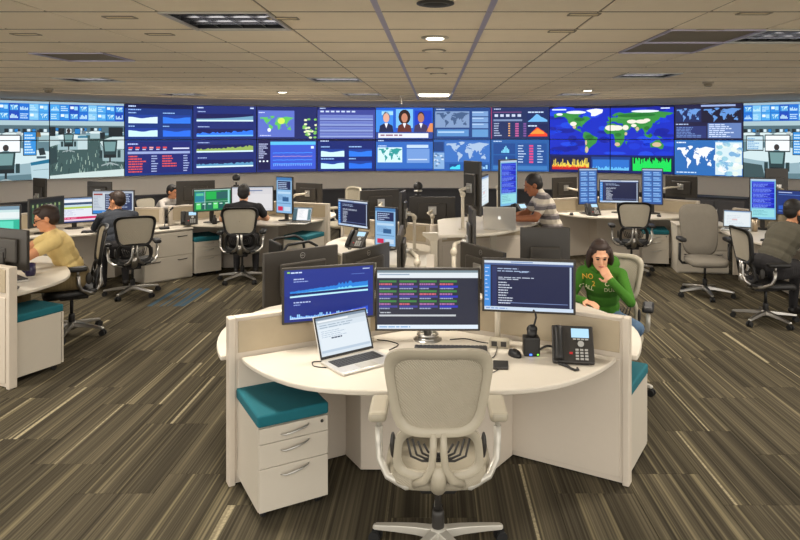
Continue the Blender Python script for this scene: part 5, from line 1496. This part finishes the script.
# ================================================================== LEFT PODS
Fp = (-5.15, 9.7)
F300, F60 = Station(Fp, 300), Station(Fp, 60)
pod('off-white two-armed partition behind the man in the dark suit', Fp, (240, 0), 1.2)
worktop('curved white worktop of the man in the dark suit', F300)
t = thing('straight_desk', 'straight white desk behind the monitors of the man in the dark suit', 'desk', (-5.55, 10.35, 0))
part('top', t, WHITE, lambda b: b.box(0, 0, DESK-0.015, 1.5, 0.7, 0.03), None, 0.006)
for sx in (-1, 1): part('leg', t, PEWTER, lambda b: b.box(0, 0, (DESK-0.03)/2, 0.05, 0.6, DESK-0.03), 'sd_leg', 0.004, loc=(sx*0.7, 0, 0))
monitor('monitor with pale lists in front of the man in the dark suit', -4.47, 9.25, 5, 1.10, 0.57, 0.335, m_list(), 'stand')
monitor('monitor with a white and red sheet behind the man in the yellow T-shirt', -4.95, 9.15, 35, 1.0, 0.57, 0.36, m_sheet(), 'stand')
monitor('dark monitor with green stripes above the man in the yellow T-shirt', -5.08, 8.72, 72, 1.03, 0.54, 0.38, m_stripes(), 'stand')
monitor('upright dark monitor back at the far left under the office view', -5.98, 10.1, 150, 1.10, 0.335, 0.56, m_white(), 'arm', post=(-5.75, 10.15))
monitor('dark monitor back above the red sheet monitor', -5.20, 10.35, 165, 1.14, 0.45, 0.34, m_white(), 'arm', post=(-5.05, 10.2))
keyboard('black keyboard in front of the man in the dark suit', -4.45, 8.85, 20)
lateral_file('wide white file cabinet with a microphone on top', -3.70, 9.27, 47, 0.69, 0.34)
goose('black gooseneck microphone on the cabinet beside the man in the dark suit', -3.80, 9.36, 0.711, 30)

Ep = (-4.62, 5.92)
E35 = Station(Ep, 35)
pod('off-white three-armed partition at the left edge of the picture', Ep, (-25, 95, 215))
worktop('curved white worktop of the man in the yellow T-shirt', E35)
pedestal('teal-cushioned drawer pedestal at the left edge of the picture', -3.42, 5.89, 155)
monitor('dark monitor back at the left edge in front of the man in the yellow T-shirt', -3.60, 5.62, 155, 1.085, 0.555, 0.335, m_white(), 'stand')
monitor('pale teal monitor at the left edge above the dark monitor back', -4.55, 6.8, 20, 1.15, 0.555, 0.335, m_teal(), 'arm', post=(-4.5, 6.95))
desk_phone('black desk telephone on the worktop of the man in the yellow T-shirt', -4.12, 6.62, 120)
keyboard('pale keyboard on the worktop at the left edge of the picture', -3.80, 5.98, 140, m=ALU)
MUG = mat('indigo_glaze', (34, 28, 62), 0.3)
t = thing('mug', 'dark blue mug on worktop of the man in the yellow T-shirt', 'mug', (-3.72, 6.12, DESK))
part('cup', t, MUG, lambda b: b.lathe([(0.001, 0), (0.036, 0), (0.044, 0.02), (0.043, 0.11), (0.038, 0.11), (0.038, 0.02), (0.001, 0.015)], 20))
part('handle', t, MUG, lambda b: b.tube([(-0.04, 0, 0.09), (-0.07, 0, 0.085), (-0.075, 0, 0.05), (-0.045, 0, 0.025)], 0.008, 8))

# ================================================================== RIGHT POD
Gp = (5.05, 8.5)
G180 = Station(Gp, 180)
pod('off-white three-armed partition at the right edge of the picture', Gp, (120, 240, 0))
worktop('curved white worktop of the bearded man in the olive jacket', G180)
laptop('open laptop with a white page left of the bearded man', 4.10, 9.0, -28, m_pale(), w=0.36, d=0.25, op=106)
monitor('upright monitor with bright blue tables left of the bearded man', 4.50, 9.08, -18, 1.16, 0.34, 0.575, m_port_blue(), 'stand')
monitor('navy blue monitor behind the head of the bearded man', 4.80, 8.72, -40, 1.14, 0.57, 0.34, m_navy(), 'stand')
monitor('upright dark monitor back at the right edge under the office view', 5.02, 9.75, 180, 1.26, 0.335, 0.57, m_white(), 'arm', post=(5.12, 9.5))
worktop('white worktop behind the right edge pod, facing the video wall', Station(Gp, 60))
TUMB = mat('brushed_tumbler', (176, 160, 138), 0.35, metal=0.7)
t = thing('tumbler', 'tall metal tumbler standing before the upright blue tables monitor', 'cup', (4.30, 8.90, DESK))
part('cup', t, TUMB, lambda b: b.lathe([(0.001, 0), (0.034, 0), (0.042, 0.17), (0.001, 0.171)], 18))
part('lid', t, DARK, lambda b: b.lathe([(0.043, 0.168), (0.043, 0.182), (0.02, 0.188), (0.001, 0.188)], 18))
keyboard('black keyboard in front of the bearded man', 4.15, 7.95, -60)
CRED = mat('grey_credenza', (92, 90, 92), 0.5)
t = thing('credenza', 'dark grey low credenza below the white world map', 'cabinet', (5.45, 12.9, 0), R(-36))
part('body', t, CRED, lambda b: b.box(0, 0.2, 0.4, 1.1, 0.4, 0.78), None, 0.01)
part('top', t, LEDGE, lambda b: b.box(0, 0.2, 0.81, 1.16, 0.44, 0.03), None, 0.006)
for sx in (-1, 1):
    d = part('door', t, CRED, lambda b: b.box(0, 0, 0.4, 0.53, 0.02, 0.72), 'cr_d', 0.004, loc=(sx*0.272, -0.01, 0))
    part('handle', d, SILVER, lambda b: b.tube([(0, -0.012, 0.5), (0, -0.028, 0.51), (0, -0.028, 0.59), (0, -0.012, 0.6)], 0.006, 8), 'cr_h', loc=(-sx*0.22, 0, 0))

# ================================================================== PEOPLE
YEL = mat('orange_print', (226, 170, 60), 0.9); CRM = mat('cream_print', (226, 220, 180), 0.9); ZIP = mat('zip_metal', (120, 130, 110), 0.4, metal=0.6)
AQUA = mat('aqua_tee', (90, 170, 170), 0.9)
def hoodie(t, hp, HM, body):
    b = MB()
    N = Vector((0, 0.085, 1.045))
    for sd in (-1, 1):
        rings = []
        for i in range(9):
            f = i/8; a = f*PI
            c = N + Vector((sd*(0.105*math.sin(a)*0.9+0.01), 0.075-0.21*f, -0.045+0.075*f+0.01*math.sin(a))); w = 0.026+0.016*math.sin(a)
            rings.append([c + Vector((w*math.cos(q), w*0.4*math.cos(q), w*1.0*math.sin(q))) for q in [2*PI*j/10 for j in range(10)]])
        b.loft(rings)
    b.ell((0, -0.075, 1.04), (0.13, 0.05, 0.075), 16, 10)
    link('hood', b.mesh('hood', smooth=True), HOOD, t)
    project_text(t, body, 'NO', 0.062, 0.105, 0.945, YEL, 0.1)
    project_text(t, body, 'CALL', 0.052, 0.115, 0.855, CRM, -0.15)
    project_text(t, body, '2', 0.06, 0.055, 0.89, YEL, 0.0)
    project_text(t, body, 'ON', 0.05, -0.075, 0.895, CRM, 0.0)
    project_text(t, body, 'DUDE', 0.045, -0.09, 0.845, CRM, 0.0)
def glasses(t, hp, HM, body):
    b = MB()
    for sd in (-1, 1):
        b.tube([hp(sd*0.032+0.022*math.cos(2*PI*i/14), 0.098, 0.002+0.016*math.sin(2*PI*i/14)) for i in range(15)], 0.003, 6)
        b.tube([hp(sd*0.054, 0.096, 0.006), hp(sd*0.078, 0.03, 0.008), hp(sd*0.082, -0.02, 0.0)], 0.003, 6)
    b.tube([hp(-0.01, 0.1, 0.004), hp(0.01, 0.1, 0.004)], 0.003, 6)
    link('glasses', b.mesh('glasses'), BLACK, t)
def beard(t, hp, HM, body):
    b = MB(); b.ell(hp(0, 0.045, -0.078), (0.058, 0.056, 0.045), 16, 10, HM); b.ell(hp(0, 0.09, -0.045), (0.028, 0.008, 0.006), 10, 6, HM)
    for sd in (-1, 1): b.ell(hp(sd*0.06, 0.02, -0.05), (0.014, 0.03, 0.05), 10, 8, HM)
    link('beard', b.mesh('beard', smooth=True), HAIRB, t)

person('woman in a green lettered hoodie and jeans resting her chin on her hand', 1.38, 5.42, 248,
       sit(0.16, yaw=14, pitch=20, head=(0.0, 0.165, 1.135), elL=(-0.25, 0.26, 0.79), wrL=(-0.11, 0.285, 0.945), hdL=(0.5, -0.15, 0.6), hnL=(0.3, -0.9, 0.2), cuL=1.0,
           elR=(0.25, 0.17, 0.76), wrR=(0.10, 0.37, 0.79), hdR=(-0.8, 0.5, 0.0), knL=(-0.31, 0.39, 0.62), anL=(-0.02, 0.46, 0.24), toeL=(0.02, 0.58, 0.19)),
       dict(skin=SKIN1, top=HOOD, bottom=JEAN, shoe=SHOE), HAIRD, 'long', extras=(hoodie,), slim=0.92, size=0.96)
person('man in a black T-shirt seen from behind at the back left desk', -2.68, 9.32, 99,
       sit(0.10, pitch=6, elL=(-0.30, 0.14, 0.82), elR=(0.30, 0.14, 0.82)), dict(skin=SKIN1, top=TEEB, bottom=PANT, shoe=SHOE, sleeve='short'), HAIRB, 'short', slim=1.2, size=1.03)
person('man in a dark suit resting his hand on his chin', -4.05, 8.55, 125,
       sit(0.20, yaw=38, pitch=10, elL=(-0.24, 0.32, 0.80), wrL=(-0.06, 0.345, 1.0), hdL=(0.4, -0.1, 0.7), hnL=(0.3, -0.9, 0.1), cuL=1.0, elR=(0.24, 0.24, 0.80), wrR=(0.10, 0.44, 0.80)),
       dict(skin=SKIN3, top=SUIT, bottom=PANT, shoe=SHOE), HAIRD, 'short', slim=1.15, size=1.03)
person('man in a yellow T-shirt and glasses leaning on the left worktop', -3.70, 6.72, 212,
       sit(0.20, pitch=18, yaw=-4, elL=(-0.29, 0.34, 0.84), wrL=(-0.20, 0.60, 0.80), elR=(0.29, 0.32, 0.84), wrR=(0.12, 0.58, 0.80)),
       dict(skin=SKIN3, top=TEEY, bottom=KHAKI, shoe=SHOE, sleeve='short'), HAIRD, 'short', extras=(glasses,), slim=1.15, size=1.06)
person('standing man in a grey striped shirt typing at the raised worktop', 1.28, 7.5, 180,
       dict(pelvis=(0, -0.10, 0.90), neck=(0, 0.09, 1.385), head=(0, 0.165, 1.475), yaw=4, pitch=22,
            knL=(-0.11, -0.05, 0.49), knR=(0.11, -0.03, 0.49), anL=(-0.12, -0.10, 0.09), anR=(0.12, -0.10, 0.09), toeL=(-0.13, 0.04, 0.034), toeR=(0.13, 0.04, 0.034),
            elL=(-0.25, 0.17, 1.13), elR=(0.25, 0.19, 1.13), wrL=(-0.12, 0.42, 1.105), wrR=(0.10, 0.42, 1.105)),
       dict(skin=SKIN2, top=STRIPE, bottom=PANT, shoe=SHOE, sleeve='short'), HAIRB, 'crop')
person('bearded man in an olive grey jacket at the right edge of the picture', 3.72, 7.25, 14,
       sit(0.26, pitch=10, yaw=-6, elL=(-0.27, 0.30, 0.80), wrL=(-0.14, 0.53, 0.80), elR=(0.27, 0.30, 0.80), wrR=(0.14, 0.53, 0.80)),
       dict(skin=SKIN3, top=JACK, bottom=PANT, shoe=SHOE), HAIRB, 'short', extras=(beard,), slim=1.3, size=1.08)
person('far man in a pale grey shirt beside the dark monitor back', -4.82, 11.60, 339,
       sit(0.34, pitch=12), dict(skin=SKIN3, top=GSH, bottom=PANT, shoe=SHOE), HAIRB, 'short')
